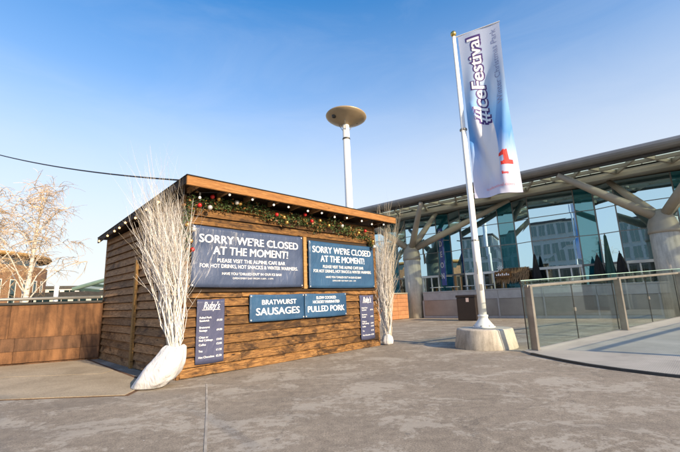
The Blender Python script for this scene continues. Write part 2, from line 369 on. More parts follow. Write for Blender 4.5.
# ------------------------------------------------------------------ mesh helpers
class MB:
    def __init__(s): s.v = []; s.f = []; s.uv = None
    def box(s, x0, x1, y0, y1, z0, z1, xf=None):
        o = len(s.v)
        ps = [(x0,y0,z0),(x1,y0,z0),(x1,y1,z0),(x0,y1,z0),(x0,y0,z1),(x1,y0,z1),(x1,y1,z1),(x0,y1,z1)]
        s.v += [tuple(xf @ Vector(p)) if xf else p for p in ps]
        s.f += [(o,o+3,o+2,o+1),(o+4,o+5,o+6,o+7),(o,o+1,o+5,o+4),(o+1,o+2,o+6,o+5),(o+2,o+3,o+7,o+6),(o+3,o,o+4,o+7)]
        return s
    def quad(s, a, b, c, d):
        o = len(s.v); s.v += [tuple(a), tuple(b), tuple(c), tuple(d)]; s.f.append((o, o+1, o+2, o+3)); return s
    def tri(s, a, b, c):
        o = len(s.v); s.v += [tuple(a), tuple(b), tuple(c)]; s.f.append((o, o+1, o+2)); return s
    def tube(s, path, rad, n=6, cap=True):
        path = [Vector(p) for p in path]
        if not isinstance(rad, (list, tuple)): rad = [rad] * len(path)
        o = len(s.v); side = None
        for i, p in enumerate(path):
            d = (path[min(i+1, len(path)-1)] - path[max(i-1, 0)]).normalized()
            if side is None:
                side = d.cross(Vector((0, 0, 1)))
                if side.length < 0.05: side = d.cross(Vector((1, 0, 0)))
            side = (side - d * side.dot(d)).normalized(); up_ = d.cross(side)
            for k in range(n):
                a = 2 * math.pi * k / n
                s.v.append(tuple(p + (side * math.cos(a) + up_ * math.sin(a)) * rad[i]))
        for i in range(len(path) - 1):
            for k in range(n):
                a = o + i * n + k; b = o + i * n + (k + 1) % n
                s.f.append((a, b, b + n, a + n))
        if cap:
            s.f.append(tuple(o + k for k in reversed(range(n))))
            s.f.append(tuple(o + (len(path) - 1) * n + k for k in range(n)))
        return s
    def lathe(s, prof, n=24, c=(0, 0, 0)):
        o = len(s.v)
        for (r, z) in prof:
            for k in range(n):
                a = 2 * math.pi * k / n; s.v.append((c[0] + r * math.cos(a), c[1] + r * math.sin(a), c[2] + z))
        for i in range(len(prof) - 1):
            for k in range(n):
                a = o + i * n + k; b = o + i * n + (k + 1) % n
                s.f.append((a, b, b + n, a + n))
        s.f.append(tuple(o + k for k in reversed(range(n))))
        s.f.append(tuple(o + (len(prof) - 1) * n + k for k in range(n)))
        return s
    def prism(s, poly, z0, z1):
        o = len(s.v); n = len(poly)
        s.v += [(x, y, z0) for x, y in poly] + [(x, y, z1) for x, y in poly]
        s.f.append(tuple(o + k for k in reversed(range(n)))); s.f.append(tuple(o + n + k for k in range(n)))
        for k in range(n):
            k2 = (k + 1) % n; s.f.append((o + k, o + k2, o + n + k2, o + n + k))
        return s
    def mesh(s, name='mesh'):
        me = bpy.data.meshes.new(name); me.from_pydata(s.v, [], s.f); me.update(); return me
def link(name, data, mat=None, parent=None, smooth=False, loc=None, rot=None):
    o = bpy.data.objects.new(name, data); COL.objects.link(o)
    if mat is not None and data is not None and not data.materials: data.materials.append(mat)
    if parent is not None: o.parent = parent
    if smooth:
        for p in data.polygons: p.use_smooth = True
    if loc is not None: o.location = loc
    if rot is not None: o.rotation_euler = rot if not isinstance(rot, (int, float)) else (0, 0, rot)
    return o
def put(name, mb, mat, parent=None, smooth=False, loc=None, rot=None):
    return link(name, mb.mesh(name), mat, parent, smooth, loc, rot)
def tag(o, label, cat, group=None):
    o['label'] = label; o['category'] = cat
    if group: o['group'] = group
    return o
def thing(name, label, cat, loc=(0, 0, 0), rot=0, group=None):
    o = link(name, None, loc=loc, rot=rot); o.empty_display_size = 0.2
    return tag(o, label, cat, group)
def bevel(o, w=0.006, seg=1):
    md = o.modifiers.new('bevel', 'BEVEL'); md.width = w; md.segments = seg; md.limit_method = 'ANGLE'; return o
def struct(o): o['kind'] = 'structure'; return o
def textmesh(body, size, align='CENTER', bold=0.0, shear=0.0, spacing=1.0):
    c = bpy.data.curves.new('txt', 'FONT'); c.body = body; c.size = size; c.align_x = align; c.align_y = 'CENTER'
    c.offset = 0.0 if bold < 0.02 else bold; c.shear = shear; c.space_character = spacing; c.resolution_u = 3
    o = bpy.data.objects.new('txt', c); COL.objects.link(o)
    dg = bpy.context.evaluated_depsgraph_get(); dg.update()
    me = bpy.data.meshes.new_from_object(o.evaluated_get(dg))
    bpy.data.objects.remove(o); bpy.data.curves.remove(c)
    if 0 < bold < 0.02:
        V = [v.co.copy() for v in me.vertices]; Fc = [tuple(p.vertices) for p in me.polygons]; k = len(V); nv = []; nf = []
        for q, (dx, dy) in enumerate(((-1, 0), (1, 0), (0, 0.6))):
            nv += [(v.x + dx * bold * 1.6, v.y + dy * bold, 0.0) for v in V]; nf += [tuple(i + q * k for i in f) for f in Fc]
        me2 = bpy.data.meshes.new('txt'); me2.from_pydata(nv, [], nf); bpy.data.meshes.remove(me); me2['layers'] = 3; me = me2
    return me
def fit(me, w):
    xs = [v.co.x for v in me.vertices]; k = w / (max(xs) - min(xs)); return k

# ------------------------------------------------------------------ ground
g = MB(); g.quad((-600, -600, 0), (600, -600, 0), (600, 900, 0), (-600, 900, 0))
struct(put('ground', g, M['asphalt']))
# concrete path left of the hut, in bays with joints
pth = link('path', MB().prism([(-9.6, 5.41), (-2.9, 5.41), (-2.95, 6.2), (-5.95, 9.3), (-9.6, 7.8)], 0.004, 0.008).mesh('path'), M['walldark']); struct(pth)
def clip_poly(poly, a, b, c):   # keep a*x+b*y<=c
    out = []
    for i in range(len(poly)):
        p, q = poly[i], poly[(i + 1) % len(poly)]
        fp, fq = a*p[0]+b*p[1]-c, a*q[0]+b*q[1]-c
        if fp <= 0: out.append(p)
        if fp * fq < 0:
            t = fp / (fp - fq); out.append((p[0]+(q[0]-p[0])*t, p[1]+(q[1]-p[1])*t))
    return out
outer = [(-9.6, 5.42), (-2.95, 5.42), (-3.0, 6.15), (-5.95, 9.2), (-9.6, 7.75)]
xs = [-9.6, -7.9, -6.1, -4.35, -2.9]; ys = [5.42, 7.2, 9.4]
for i in range(4):
    for j in range(2):
        p = outer
        for (a, b, c) in ((1, 0, xs[i+1]-0.008), (-1, 0, -xs[i]-0.0), (0, 1, ys[j+1]-0.008), (0, -1, -ys[j])):
            p = clip_poly(p, a, b, c)
            if len(p) < 3: break
        if len(p) >= 3:
            put('paving_slab', MB().prism(p, 0.009, 0.014 + 0.003 * ((i + j) % 2)), M['slab'], pth)
# pale sealed joint running across the asphalt
jt = MB(); pts = [(-2.06, 6.0), (-1.55, 4.55), (-1.13, 3.30), (-0.55, 1.6)]
for a, b in zip(pts, pts[1:]):
    d = Vector((b[0]-a[0], b[1]-a[1], 0)).normalized(); s_ = Vector((-d.y, d.x, 0)) * 0.012
    jt.quad(Vector((*a, 0.005)) - s_, Vector((*b, 0.005)) - s_, Vector((*b, 0.005)) + s_, Vector((*a, 0.005)) + s_)
struct(put('ground_joint', jt, simple('joint_sealant', (0.36, 0.325, 0.275), 0.8, var=0.3, vscale=6)))
# ------------------------------------------------------------------ market hut
HP = Vector((-2.66, 6.41, 0)); HR = math.atan2(0.714, 0.70)
HMAT = Matrix.Translation(HP) @ Matrix.Rotation(HR, 4, 'Z')
def hut(u, y, z): return HMAT @ Vector((u, y, z))
W, D = 5.0, 4.4
hutO = thing('market_hut', 'brown timber plank market hut with sloping roof and closed front', 'hut', HP, HR)
def plank_mesh(L, h, tb=0.060, tt=0.022):
    m = MB(); n = max(2, int(L / 0.5)); r = random.Random(int(L * 1000))
    # wedge section with a slightly wavy bottom edge
    for i in range(n + 1):
        x = L * i / n; w = r.uniform(-0.007, 0.007)
        m.v += [(x, -tb, 0 + w), (x, -tb + 0.003, 0.012 + w), (x, -tt, h), (x, 0.004, h), (x, 0.004, 0)]
    for i in range(n):
        a = i * 5
        for k in range(5):
            k2 = (k + 1) % 5; m.f.append((a + k, a + 5 + k, a + 5 + k2, a + k2))
    m.f.append((0, 1, 2, 3, 4)); e_ = n * 5; m.f.append((e_ + 4, e_ + 3, e_ + 2, e_ + 1, e_))
    return m.mesh('plank')
def plank_wall(name, length, zt0, zt1, mat, loc, rot, joints, cuts=None, seed=1):
    r = random.Random(seed)
    wall = put(name, MB().box(0.02, length - 0.02, 0.004, 0.06, 0.03, min(zt0, zt1) - 0.02), M['core'], hutO, loc=loc, rot=rot)
    h = 0.158; rows = int((max(zt0, zt1)) / h) + 1
    cache = {}
    for i in range(rows):
        z = 0.01 + i * h
        js = sorted(joints[i % len(joints)])
        ends = [0.0] + [j for j in js] + [length]
        for a, b in zip(ends, ends[1:]):
            top = zt0 + (zt1 - zt0) * ((a + b) / 2) / length
            if z + h > top + 0.05: continue
            L = round(b - a - 0.004, 3)
            if L not in cache: cache[L] = plank_mesh(L, h - 0.016)
            o = link('plank', cache[L], mat, wall)
            o.location = (a + 0.002, r.uniform(-0.003, 0.0), z + r.uniform(-0.003, 0.003)); o.rotation_euler = (r.uniform(-0.02, 0.015), r.uniform(-0.0015, 0.0015), 0)
    return wall
plank_wall('front_wall', W, 3.06, 3.06, M['plank'], (0, 0, 0), 0, [[2.93], [1.1, 3.7], [2.93], [1.9], [2.93, 4.1], [3.3], [0.8, 2.93]], seed=3)
plank_wall('side_wall', D, 2.86, 3.06, M['plank_side'], (0, D, 0), -math.pi / 2, [[2.37], [1.4], [2.37, 3.4], [2.37], [0.9, 2.37]], seed=5)
plank_wall('side_wall', D, 3.06, 2.86, M['plank_side'], (W, 0, 0), math.pi / 2, [[2.1], [1.2], [3.0]], seed=7)
plank_wall('rear_wall', W, 2.84, 2.84, M['plank_side'], (W, D, 0), math.pi, [[2.1], [3.2]], seed=8)
def hbox(name, x0, x1, y0, y1, z0, z1, mat, parent=hutO, bv=0.006):
    m = MB().box(-(x1-x0)/2, (x1-x0)/2, -(y1-y0)/2, (y1-y0)/2, 0, z1 - z0)
    return bevel(put(name, m, mat, parent, loc=((x0+x1)/2, (y0+y1)/2, z0)), bv)
for x0, x1 in ((-0.05, 0.0), (W, W + 0.05)):
    hbox('corner_post', x0, x1, -0.045, 0.05, 0, 3.02, M['plank'])
hbox('corner_post', -0.05, 0.0, D - 0.05, D + 0.045, 0, 2.84, M['plank_side'])
hbox('corner_post', W, W + 0.05, D - 0.05, D + 0.045, 0, 2.84, M['plank_side'])
hbox('trim_post', -0.105, -0.045, 1.98, 2.07, 0.0, 2.10, M['paletimber'])
# hatch frames behind the banners
hbox('hatch_sill', 0.02, 4.94, -0.085, -0.036, 1.365, 1.405, M['darkwood'])
hbox('hatch_head', 0.02, 4.94, -0.07, -0.036, 2.53, 2.60, M['plank'])
hbox('hatch_post', 2.56, 2.65, -0.095, -0.036, 1.41, 2.525, M['paletimber'])
hbox('hatch_post', 4.885, 4.965, -0.09, -0.036, 1.41, 2.525, M['plank'])
hbox('hatch_panel', 0.06, 2.55, -0.047, -0.037, 1.41, 2.525, M['core'])
hbox('hatch_panel', 2.66, 4.88, -0.047, -0.037, 1.41, 2.525, M['core'])
# roof
def roofz(y): return 3.235 - 0.062 * (y + 0.5)
rf = MB(); X0, X1, Y0, Y1 = -0.2, 5.4, -0.46, 4.68
def slab(m, x0, x1, y0, y1, dz0, dz1):
    o = len(m.v)
    m.v += [(x0,y0,roofz(y0)+dz0),(x1,y0,roofz(y0)+dz0),(x1,y1,roofz(y1)+dz0),(x0,y1,roofz(y1)+dz0),(x0,y0,roofz(y0)+dz1),(x1,y0,roofz(y0)+dz1),(x1,y1,roofz(y1)+dz1),(x0,y1,roofz(y1)+dz1)]
    m.f += [(o,o+3,o+2,o+1),(o+4,o+5,o+6,o+7),(o,o+1,o+5,o+4),(o+1,o+2,o+6,o+5),(o+2,o+3,o+7,o+6),(o+3,o,o+4,o+7)]
    return m
roof = put('roof', slab(rf, X0 + .03, X1 - .03, Y0, Y1, -0.035, -0.005), M['darkwood'], hutO)
put('roof_felt', slab(MB(), X0 - .01, X1 + .01, Y0 - 0.055, Y1 + .01, -0.002, 0.010), M['felt'], roof)
fas = hbox('fascia_board', X0, X1, -0.505, -0.463, 3.072, 3.228, M['fascia'], roof, 0.008)
for sx in (X0, X1 - 0.027):
    put('barge_board', slab(MB(), sx, sx + 0.027, Y0 + 0.004, Y1, -0.13, -0.003), M['darkwood'], roof)
for i in range(10):
    x = 0.02 + i * 0.56
    put('rafter', slab(MB(), x, x + 0.05, Y0 + 0.006, 0.0, -0.125, -0.037), M['plank_side'], roof)

# string of bulbs under the eaves
sl = thing('string_light', 'string of round white bulbs clipped under the hut eaves', 'string lights', HP, HR)
bulbs = [(0.09,-.36,2.93),(0.62,-.4,3.06),(1.09,-.4,3.05),(1.57,-.4,3.02),(1.93,-.4,3.03),(2.44,-.4,3.02),(2.84,-.4,3.03),(3.23,-.4,2.99),(3.63,-.4,3.02),(4.15,-.4,3.01),(4.55,-.38,2.98),(5.0,-.4,3.02)]
def ball(r=0.034, n=10, rings=7, stem=False):
    prof = [(max(0.001, r * math.sin(math.pi * i / rings)), -r * math.cos(math.pi * i / rings)) for i in range(rings + 1)]
    return MB().lathe(prof, n).mesh('ball')
bm_ = ball(0.022); bm_.materials.append(M['bulb']); bw_ = ball(0.024); bw_.materials.append(M['bulbwarm'])
sock = MB().lathe([(0.013, 0.03), (0.016, 0.045), (0.014, 0.085)], 8).mesh('socket')
wire = []
for (x, y, z) in bulbs:
    b_ = link('bulb', bm_, None, sl, True, (x, y, z)); link('socket', sock, M['cable'], b_)
    wire += [(x - 0.12, y, 3.085), (x, y, z + 0.085)]
put('wire', MB().tube(wire, 0.006, 4), M['cable'], sl)
sw = []
for (y, z) in ((4.4, 2.80), (3.7, 2.83), (3.17, 2.86), (2.82, 2.88), (2.43, 2.93), (1.8, 2.92), (1.2, 2.98), (0.6, 3.0)):
    b_ = link('bulb', bw_, None, sl, True, (-0.20 - 0.03, y, z)); link('socket', sock, M['cable'], b_)
    sw += [(-0.22, y + 0.1, roofz(y) - 0.15), (-0.23, y, z + 0.085)]
put('wire', MB().tube(sw, 0.006, 4), M['cable'], sl)

# evergreen garland with baubles
gl = thing('garland', 'evergreen garland with red and gold baubles along the hut eaves', 'garland', HP, HR)
path = [(-0.02, 1.90), (-0.03, 2.25), (-0.04, 2.65), (0.02, 2.90), (0.21, 2.90), (0.49, 2.93), (0.99, 2.96), (1.30, 2.97), (1.60, 2.88), (2.05, 2.83), (2.45, 2.86), (2.72, 2.86), (2.9, 2.78), (3.15, 2.86), (3.35, 2.91), (3.6, 2.84), (3.84, 2.80), (4.31, 2.77), (4.62, 2.72), (4.75, 2.58), (4.79, 2.42)]
gm = MB(); am = MB(); r = random.Random(4)
for (a, b) in zip(path, path[1:]):
    L = math.dist(a, b); n = int(L * 720)
    for i in range(n):
        t = r.random(); px = a[0] + (b[0]-a[0])*t; pz = a[1] + (b[1]-a[1])*t
        thick = (0.085 if px > 0.1 else 0.12) + 0.06 * (0.5 + 0.5 * math.sin(px * 9.0 + pz * 7))
        if 0.5 < px < 1.45: thick *= 0.75
        ang = r.uniform(0, 2*math.pi); rad = thick * math.sqrt(r.random())
        p = Vector((px + r.gauss(0, 0.02), -0.13 + rad * math.cos(ang), pz + rad * math.sin(ang) * 1.15))
        d = Vector((r.gauss(0, 1), r.gauss(0, 1) - 0.4, r.gauss(0, 1))).normalized()
        s_ = d.cross(Vector((r.gauss(0, 1), r.gauss(0, 1), r.gauss(0, 1)))).normalized()
        ln = r.uniform(0.035, 0.075); w = r.uniform(0.004, 0.010)
        tgt = am if r.random() < 0.10 else gm
        if tgt is am: w *= 2.2
        tgt.quad(p - s_ * w, p + d * ln * 0.5 - s_ * w * 1.3, p + d * ln, p + d * ln * 0.45 + s_ * w)
put('needles', gm, M['garland'], gl)['kind'] = 'stuff'
put('dried_leaves', am, M['autumn'], gl)['kind'] = 'stuff'
put('stem', MB().tube([(x, -0.13, z) for x, z in path], 0.012, 5), M['darkwood'], gl)
bal = [(0.15,2.83,'red'),(0.38,3.02,'red'),(0.5,3.0,'gold'),(0.34,2.82,'silver'),(0.86,2.99,'silver'),(0.93,2.98,'gold'),(0.06,2.40,'silver'),(0.05,2.06,'red'),(-0.05,2.47,'gold'),(1.94,2.85,'gold'),(2.5,2.98,'red'),(2.93,2.9,'gold'),(2.69,2.86,'red'),(3.63,2.86,'silver'),(4.73,2.58,'gold'),(2.01,2.75,'gold'),(1.76,2.88,'red'),(3.2,2.82,'gold'),(4.2,2.75,'gold'),(4.45,2.82,'red'),(0.02,2.2,'gold'),(4.77,2.45,'silver')]
bmesh_c = {k: ball(0.04, 12, 8) for k in ('red', 'gold', 'silver')}
for k in bmesh_c: bmesh_c[k].materials.append(M[k])
for (x, z, k) in bal:
    o = link('bauble', bmesh_c[k], None, gl, True, (x, -0.235, z)); o.scale = (1, 1, 1) if k != 'silver' else (1.1, 1.1, 1.1)

# banners
def wr(x, z, seed, amp):
    return amp * noise.noise(Vector((x * 2.1 + seed, z * 3.2, seed * 1.7))) + amp * 0.5 * noise.noise(Vector((x * 6 + z * 4, z * 5 - x * 3, seed)))
def banner(name, label, cat, u, z, w, h, mat, lines, seed, amp=0.010, off=0.10, group=None, eyelets=True, tilt=0.0):
    o = thing(name, label, cat, hut(u, -off, z), HR, group)
    o.rotation_euler = (0, tilt, HR)
    m = MB(); nx, nz = 30, 16
    def edge(x, zz):
        ex = min(x, w - x) / w; ez = min(zz, h - zz) / h
        return min(1.0, min(ex, ez) * 8)
    for j in range(nz + 1):
        for i in range(nx + 1):
            x = w * i / nx; zz = h * j / nz
            sag = -0.010 * math.sin(math.pi * i / nx) * (1 if j in (0, nz) else 0.3)
            m.v.append((x, -wr(x, zz, seed, amp) * edge(x, zz) - 0.004, zz + sag))
    for j in range(nz):
        for i in range(nx):
            a = j * (nx + 1) + i; m.f.append((a, a + 1, a + nx + 2, a + nx + 1))
    sh = put('sheet', m, mat, o, True)
    sd = sh.modifiers.new('thick', 'SOLIDIFY'); sd.thickness = 0.004; sd.offset = -1
    for (txt, cx, cz, wid, size, bold, align, shear) in lines:
        me = textmesh(txt, size, align, bold, shear)
        vs_ = me.vertices; xs_ = [v.co.x for v in vs_]
        k = (wid / (max(xs_) - min(xs_))) if wid else 1.0
        for v in vs_:
            x = cx + v.co.x * k; zz = cz + v.co.y
            v.co = (x, -wr(x, zz, seed, amp) * edge(x, zz) - 0.0085 - 0.0004 * (v.index * me.get('layers', 1) // len(vs_)), zz)
        link('lettering', me, M['whitetext'], o)
    if eyelets:
        em = MB().lathe([(0.013, 0.0), (0.016, 0.004), (0.006, 0.006)], 8)
        em.v = [(x, -zz - 0.004, y) for (x, y, zz) in em.v]; em = em.mesh('eyelet')
        for (ex, ez) in ((0.03, 0.03), (w - 0.03, 0.03), (0.03, h - 0.03), (w - 0.03, h - 0.03)):
            link('eyelet', em, M['silver'], o, loc=(ex, -0.005, ez))
    return o
def closed_lines(w):
    c = w / 2
    return [("SORRY WE'RE CLOSED", c, 0.835, w * 0.90, 0.205, 0.003, 'CENTER', 0), ('AT THE MOMENT!', c, 0.635, w * 0.68, 0.205, 0.003, 'CENTER', 0),
            ('PLEASE VISIT THE ALPINE CAFE BAR', c, 0.465, w * 0.62, 0.095, 0.0006, 'CENTER', 0),
            ('FOR HOT DRINKS, HOT SNACKS & WINTER WARMERS.', c, 0.365, w * 0.88, 0.095, 0.0005, 'CENTER', 0),
            ("HAVE YOU 'CHILLED OUT' IN OUR ICE BAR?", c, 0.235, w * 0.54, 0.065, 0.0004, 'CENTER', 0),
            ('OPEN EVERY DAY FROM 11AM - 11PM', c, 0.155, w * 0.36, 0.045, 0, 'CENTER', 0)]
banner('closed_banner', 'navy closed notice banner beside the hut corner garland, above the sausages sign', 'banner', 0.10, 1.45, 2.42, 1.06, M['navy'], closed_lines(2.42), 1.3, 0.028)
banner('closed_banner', 'blue closed notice banner above the pulled pork sign', 'banner', 2.69, 1.43, 2.18, 1.03, M['blue'], closed_lines(2.18), 7.9, 0.018)
banner('food_sign', 'blue banner reading bratwurst sausages on the plank wall', 'sign', 1.24, 0.81, 1.315, 0.50, M['blue'],
       [('BRATWURST', 0.68, 0.345, 0.82, 0.13, 0.0018, 'CENTER', 0), ('SAUSAGES', 0.66, 0.17, 1.05, 0.19, 0.0025, 'CENTER', 0)], 3.1, 0.014, 0.088)
banner('food_sign', 'blue banner reading slow cooked pulled pork on the plank wall', 'sign', 2.565, 0.81, 1.25, 0.50, M['blue'],
       [('SLOW COOKED', 0.62, 0.405, 0.60, 0.085, 0.0015, 'CENTER', 0), ('HICKORY MARINATED', 0.62, 0.315, 0.80, 0.085, 0.0015, 'CENTER', 0), ('PULLED PORK', 0.62, 0.165, 1.10, 0.175, 0.0025, 'CENTER', 0)], 5.2, 0.012, 0.092)
def menu_lines():
    L = [("Ruby's", 0.255, 0.935, 0.30, 0.17, 0.001, 'CENTER', 0.35)]
    rows = [(('Pulled Pork', 'Sandwich'), '£4.50', 0.74), (('Bratwurst', 'Sausage'), '£4.00', 0.58), (('Chips or', 'Red Cabbage'), '£2.00', 0.42), (('Coffee',), '£2.00', 0.30), (('Tea',), '£1.50', 0.20), (('Hot Chocolate',), '£2.50', 0.10)]
    for names, price, z in rows:
        for i, nm in enumerate(names): L.append((nm, 0.05, z - 0.05 * i, None, 0.046, 0.0006, 'LEFT', 0))
        L.append((price, 0.36, z - 0.05 * (len(names) - 1), None, 0.046, 0.0006, 'LEFT', 0))
    return L
for (u, lab) in ((0.235, 'indigo price list board beside the white sack of twigs'), (4.305, 'indigo price list board below the blue closed banner, far end of hut')):
    mo = banner('menu_board', lab, 'menu board', u, 0.20, 0.505, 1.05, M['menu'], menu_lines(), u, 0.002, 0.075, eyelets=False)
    put('underline', MB().box(0.09, 0.42, -0.0105, -0.0085, 0.865, 0.872), M['whitetext'], mo)

# ------------------------------------------------------------------ white twig bundles in sacks
def twigs(m, base, tie, n, spread, height, seed, lean=(0, 0), thin=1.0, sub=3, pw=1.45):
    r = random.Random(seed)
    base = Vector(base); tie = Vector(tie)
    for i in range(n):
        a = r.uniform(0, 2 * math.pi); q = math.sqrt(r.random())
        st = tie + Vector((math.cos(a) * 0.085 * q, math.sin(a) * 0.085 * q, r.uniform(-0.15, 0.02)))
        H_ = height * (0.55 + 0.45 * r.random() ** 0.7) * (1 - 0.12 * q)
        end = Vector((lean[0] + math.cos(a) * spread[0] * q * r.uniform(0.6, 1.15), lean[1] + math.sin(a) * spread[1] * q * r.uniform(0.6, 1.15), 0))
        pts = [base + (st - base) * 0.4, st]; seg = 9; w = Vector((0, 0, 0))
        for k in range(1, seg + 1):
            t = k / seg; w += Vector((r.gauss(0, 0.034), r.gauss(0, 0.034), 0))
            pts.append(st + end * (t ** pw) * (H_ / height) + Vector((0, 0, H_ * t)) + w)
        r0_ = r.uniform(0.006, 0.011) * thin
        rad = [r0_ * (1.0 - 0.85 * max(0, k - 1) / seg) for k in range(len(pts))]
        m.tube(pts, rad, 3, False)
        for s_ in range(sub + (1 if r.random() < .5 else 0)):
            k = r.randint(4, len(pts) - 2); d = (pts[k] - pts[k-1]).normalized()
            out = (Vector((r.gauss(0, 1), r.gauss(0, 1), 0.15)).normalized() * 0.45 + d).normalized()
            L = r.uniform(0.25, 0.75); sp = [pts[k]]
            for j in range(1, 5):
                sp.append(sp[-1] + (out + Vector((r.gauss(0, .12), r.gauss(0, .12), r.gauss(0, .08) + 0.1))) * L / 4)
            m.tube(sp, [rad[k] * 0.65, rad[k] * 0.5, rad[k] * 0.4, rad[k] * .3, rad[k] * .2], 3, False)
            if r.random() < 0.6:
                q1 = sp[2]; o2 = (out + Vector((r.gauss(0, .6), r.gauss(0, .6), .2))).normalized()
                m.tube([q1, q1 + o2 * 0.12, q1 + o2 * 0.26 + Vector((0, 0, .03))], [rad[k] * .4, rad[k] * .3, rad[k] * .2], 3, False)
def sack(m, prof, n=26, seed=0, wob=0.03):
    # prof: (centre, half width x, half depth y) rings from floor to neck
    o = len(m.v); dense = []
    for (p, q) in zip(prof, prof[1:]):
        for t in (0, 1/3, 2/3): dense.append((tuple(x + (y - x) * t for x, y in zip(p[0], q[0])), p[1] + (q[1] - p[1]) * t, p[2] + (q[2] - p[2]) * t))
    prof = dense + [prof[-1]]; n = 44
    for (c, a, b) in prof:
        for k in range(n):
            t = 2 * math.pi * k / n; p = Vector((math.cos(t), math.sin(t), 0))
            f = 1 + wob * 3 * noise.noise(Vector((p.x * 1.7 + seed, p.y * 1.7, c[2] * 5))) + wob * 1.0 * math.sin(t * 7 + c[2] * 9 + seed) + wob * 2.4 * math.sin(t * 13 + seed + 3 * noise.noise(Vector((p.x, p.y, c[2] * 2)))) * min(1, max(0, (c[2] / prof[-2][0][2] - 0.35) * 1.4)) - wob * 1.5 * max(0, 1 - 7 * abs(noise.noise(Vector((p.x * 2.3 - c[2] * 4, p.y * 2.3 + seed, c[2] * 3.5))))) * min(1, c[2] * 9)
            m.v.append((c[0] + p.x * a * f, c[1] + p.y * b * f, max(0.002, c[2] + wob * 0.5 * math.sin(3 * t + seed) * (1 if c[2] > 0.05 else 0))))
    R_ = len(prof)
    for i in range(R_ - 1):
        for k in range(n):
            a = o + i * n + k; b = o + i * n + (k + 1) % n; m.f.append((a, b, b + n, a + n))
    m.f.append(tuple(o + k for k in reversed(range(n)))); m.f.append(tuple(o + (R_ - 1) * n + k for k in range(n)))
    return m
tb = thing('twig_bundle', 'tall bundle of white twigs in a slumped white sack at hut corner', 'twigs', (-2.78, 5.90, 0))
m = MB(); twigs(m, (0.12, 0.05, 0.1), (0.24, 0.06, 0.60), 135, (0.34, 0.34), 2.6, 21, lean=(-0.42, 0.12), sub=4)
put('twigs', m, M['twig'], tb)['kind'] = 'stuff'
m = MB(); twigs(m, (0.12, 0.05, 0.1), (0.22, 0.06, 0.60), 42, (0.62, 0.5), 3.4, 22, lean=(-0.62, 0.05), thin=0.55, sub=6)
put('fine_twigs', m, M['twigcream'], tb)['kind'] = 'stuff'
m = MB()
sack(m, [((-0.09, -0.05, 0.002), 0.17, 0.12), ((-0.085, -0.05, 0.02), 0.225, 0.17), ((0.0, -0.03, 0.10), 0.285, 0.22), ((0.07, -0.01, 0.20), 0.285, 0.23), ((0.13, 0.01, 0.30), 0.27, 0.215), ((0.18, 0.03, 0.40), 0.24, 0.18), ((0.22, 0.05, 0.48), 0.20, 0.15), ((0.24, 0.06, 0.545), 0.17, 0.125), ((0.245, 0.06, 0.575), 0.13, 0.10), ((0.245, 0.06, 0.54), 0.09, 0.08)], seed=2.0, wob=0.032)
so = put('sack', m, M['bag'], tb, True); ss = so.modifiers.new('sub', 'SUBSURF'); ss.levels = 1; ss.render_levels = 2
tr = thing('twig_bundle', 'narrow bundle of white twigs in a small knotted white sack, at the far hut corner', 'twigs', (1.10, 10.06, 0))
m = MB(); twigs(m, (0.0, 0.0, 0.05), (0.0, 0.0, 0.30), 110, (0.17, 0.17), 2.75, 31, lean=(0.0, 0.0), sub=3)
put('twigs', m, M['twig'], tr)['kind'] = 'stuff'
m = MB(); twigs(m, (0.0, 0.0, 0.05), (0.02, 0.0, 0.30), 60, (0.5, 0.4), 3.75, 32, lean=(0.18, 0.1), pw=2.6, thin=0.9, sub=3)
put('fine_twigs', m, M['twigcream'], tr)['kind'] = 'stuff'
m = MB()
sack(m, [((0, 0, 0.002), 0.09, 0.09), ((0, 0, 0.03), 0.135, 0.13), ((0, 0, 0.10), 0.15, 0.145), ((0, 0, 0.18), 0.13, 0.13), ((0, 0, 0.24), 0.095, 0.09), ((0, 0, 0.27), 0.075, 0.075), ((0, 0, 0.31), 0.10, 0.095)], seed=6.0, wob=0.03)
put('sack', m, M['bag'], tr, True)

# ------------------------------------------------------------------ low wall at left with metal rail
wd = Vector((0.922, 0.388, 0)).normalized(); WR = math.atan2(wd.y, wd.x)
wa = Vector((-5.76, 9.34, 0)); WL = 6.3
wl_ = thing('boundary_wall', 'low rust brown panel wall with metal coping beside the hut', 'wall', wa - wd * WL, WR)
put('wall_core', MB().box(0, WL, 0.03, 0.30, 0, 1.30), M['walldark'], wl_)
rr = random.Random(9); rows_z = [0.05, 0.30, 0.58, 1.298]
pc = {}
for j in range(3):
    x = -rr.uniform(0, 0.6); 
    while x < WL:
        L = 1.24 if j < 2 else 2.48; a = max(0.0, x); b = min(WL, x + L); 
        if b - a > 0.05:
            key = (round(b - a, 3), j)
            if key not in pc: pc[key] = MB().box(0, b - a - 0.008, 0, 0.045, 0, rows_z[j+1] - rows_z[j] - 0.005).mesh('panel')
            link('panel', pc[key], M['wallpanel'] if j > 1 else M['walldark'] if rr.random() < .75 else M['wallpanel'], wl_, loc=(a, -0.012 - 0.006 * rr.random(), rows_z[j]))
        x += L
bevel(put('coping', MB().box(0, WL, -0.05, 0.36, 1.30, 1.355), M['darksteel'], wl_), 0.008)
rail = put('handrail', MB().tube([(0.0, -0.02, 1.43), (WL - 0.05, -0.02, 1.43)], 0.035, 10), M['greymetal'], wl_, True)
for i in range(6):
    put('rail_bracket', MB().tube([(0.3 + i * 1.1, -0.02, 1.35), (0.3 + i * 1.1, -0.02, 1.42)], 0.014, 6), M['greymetal'], wl_)

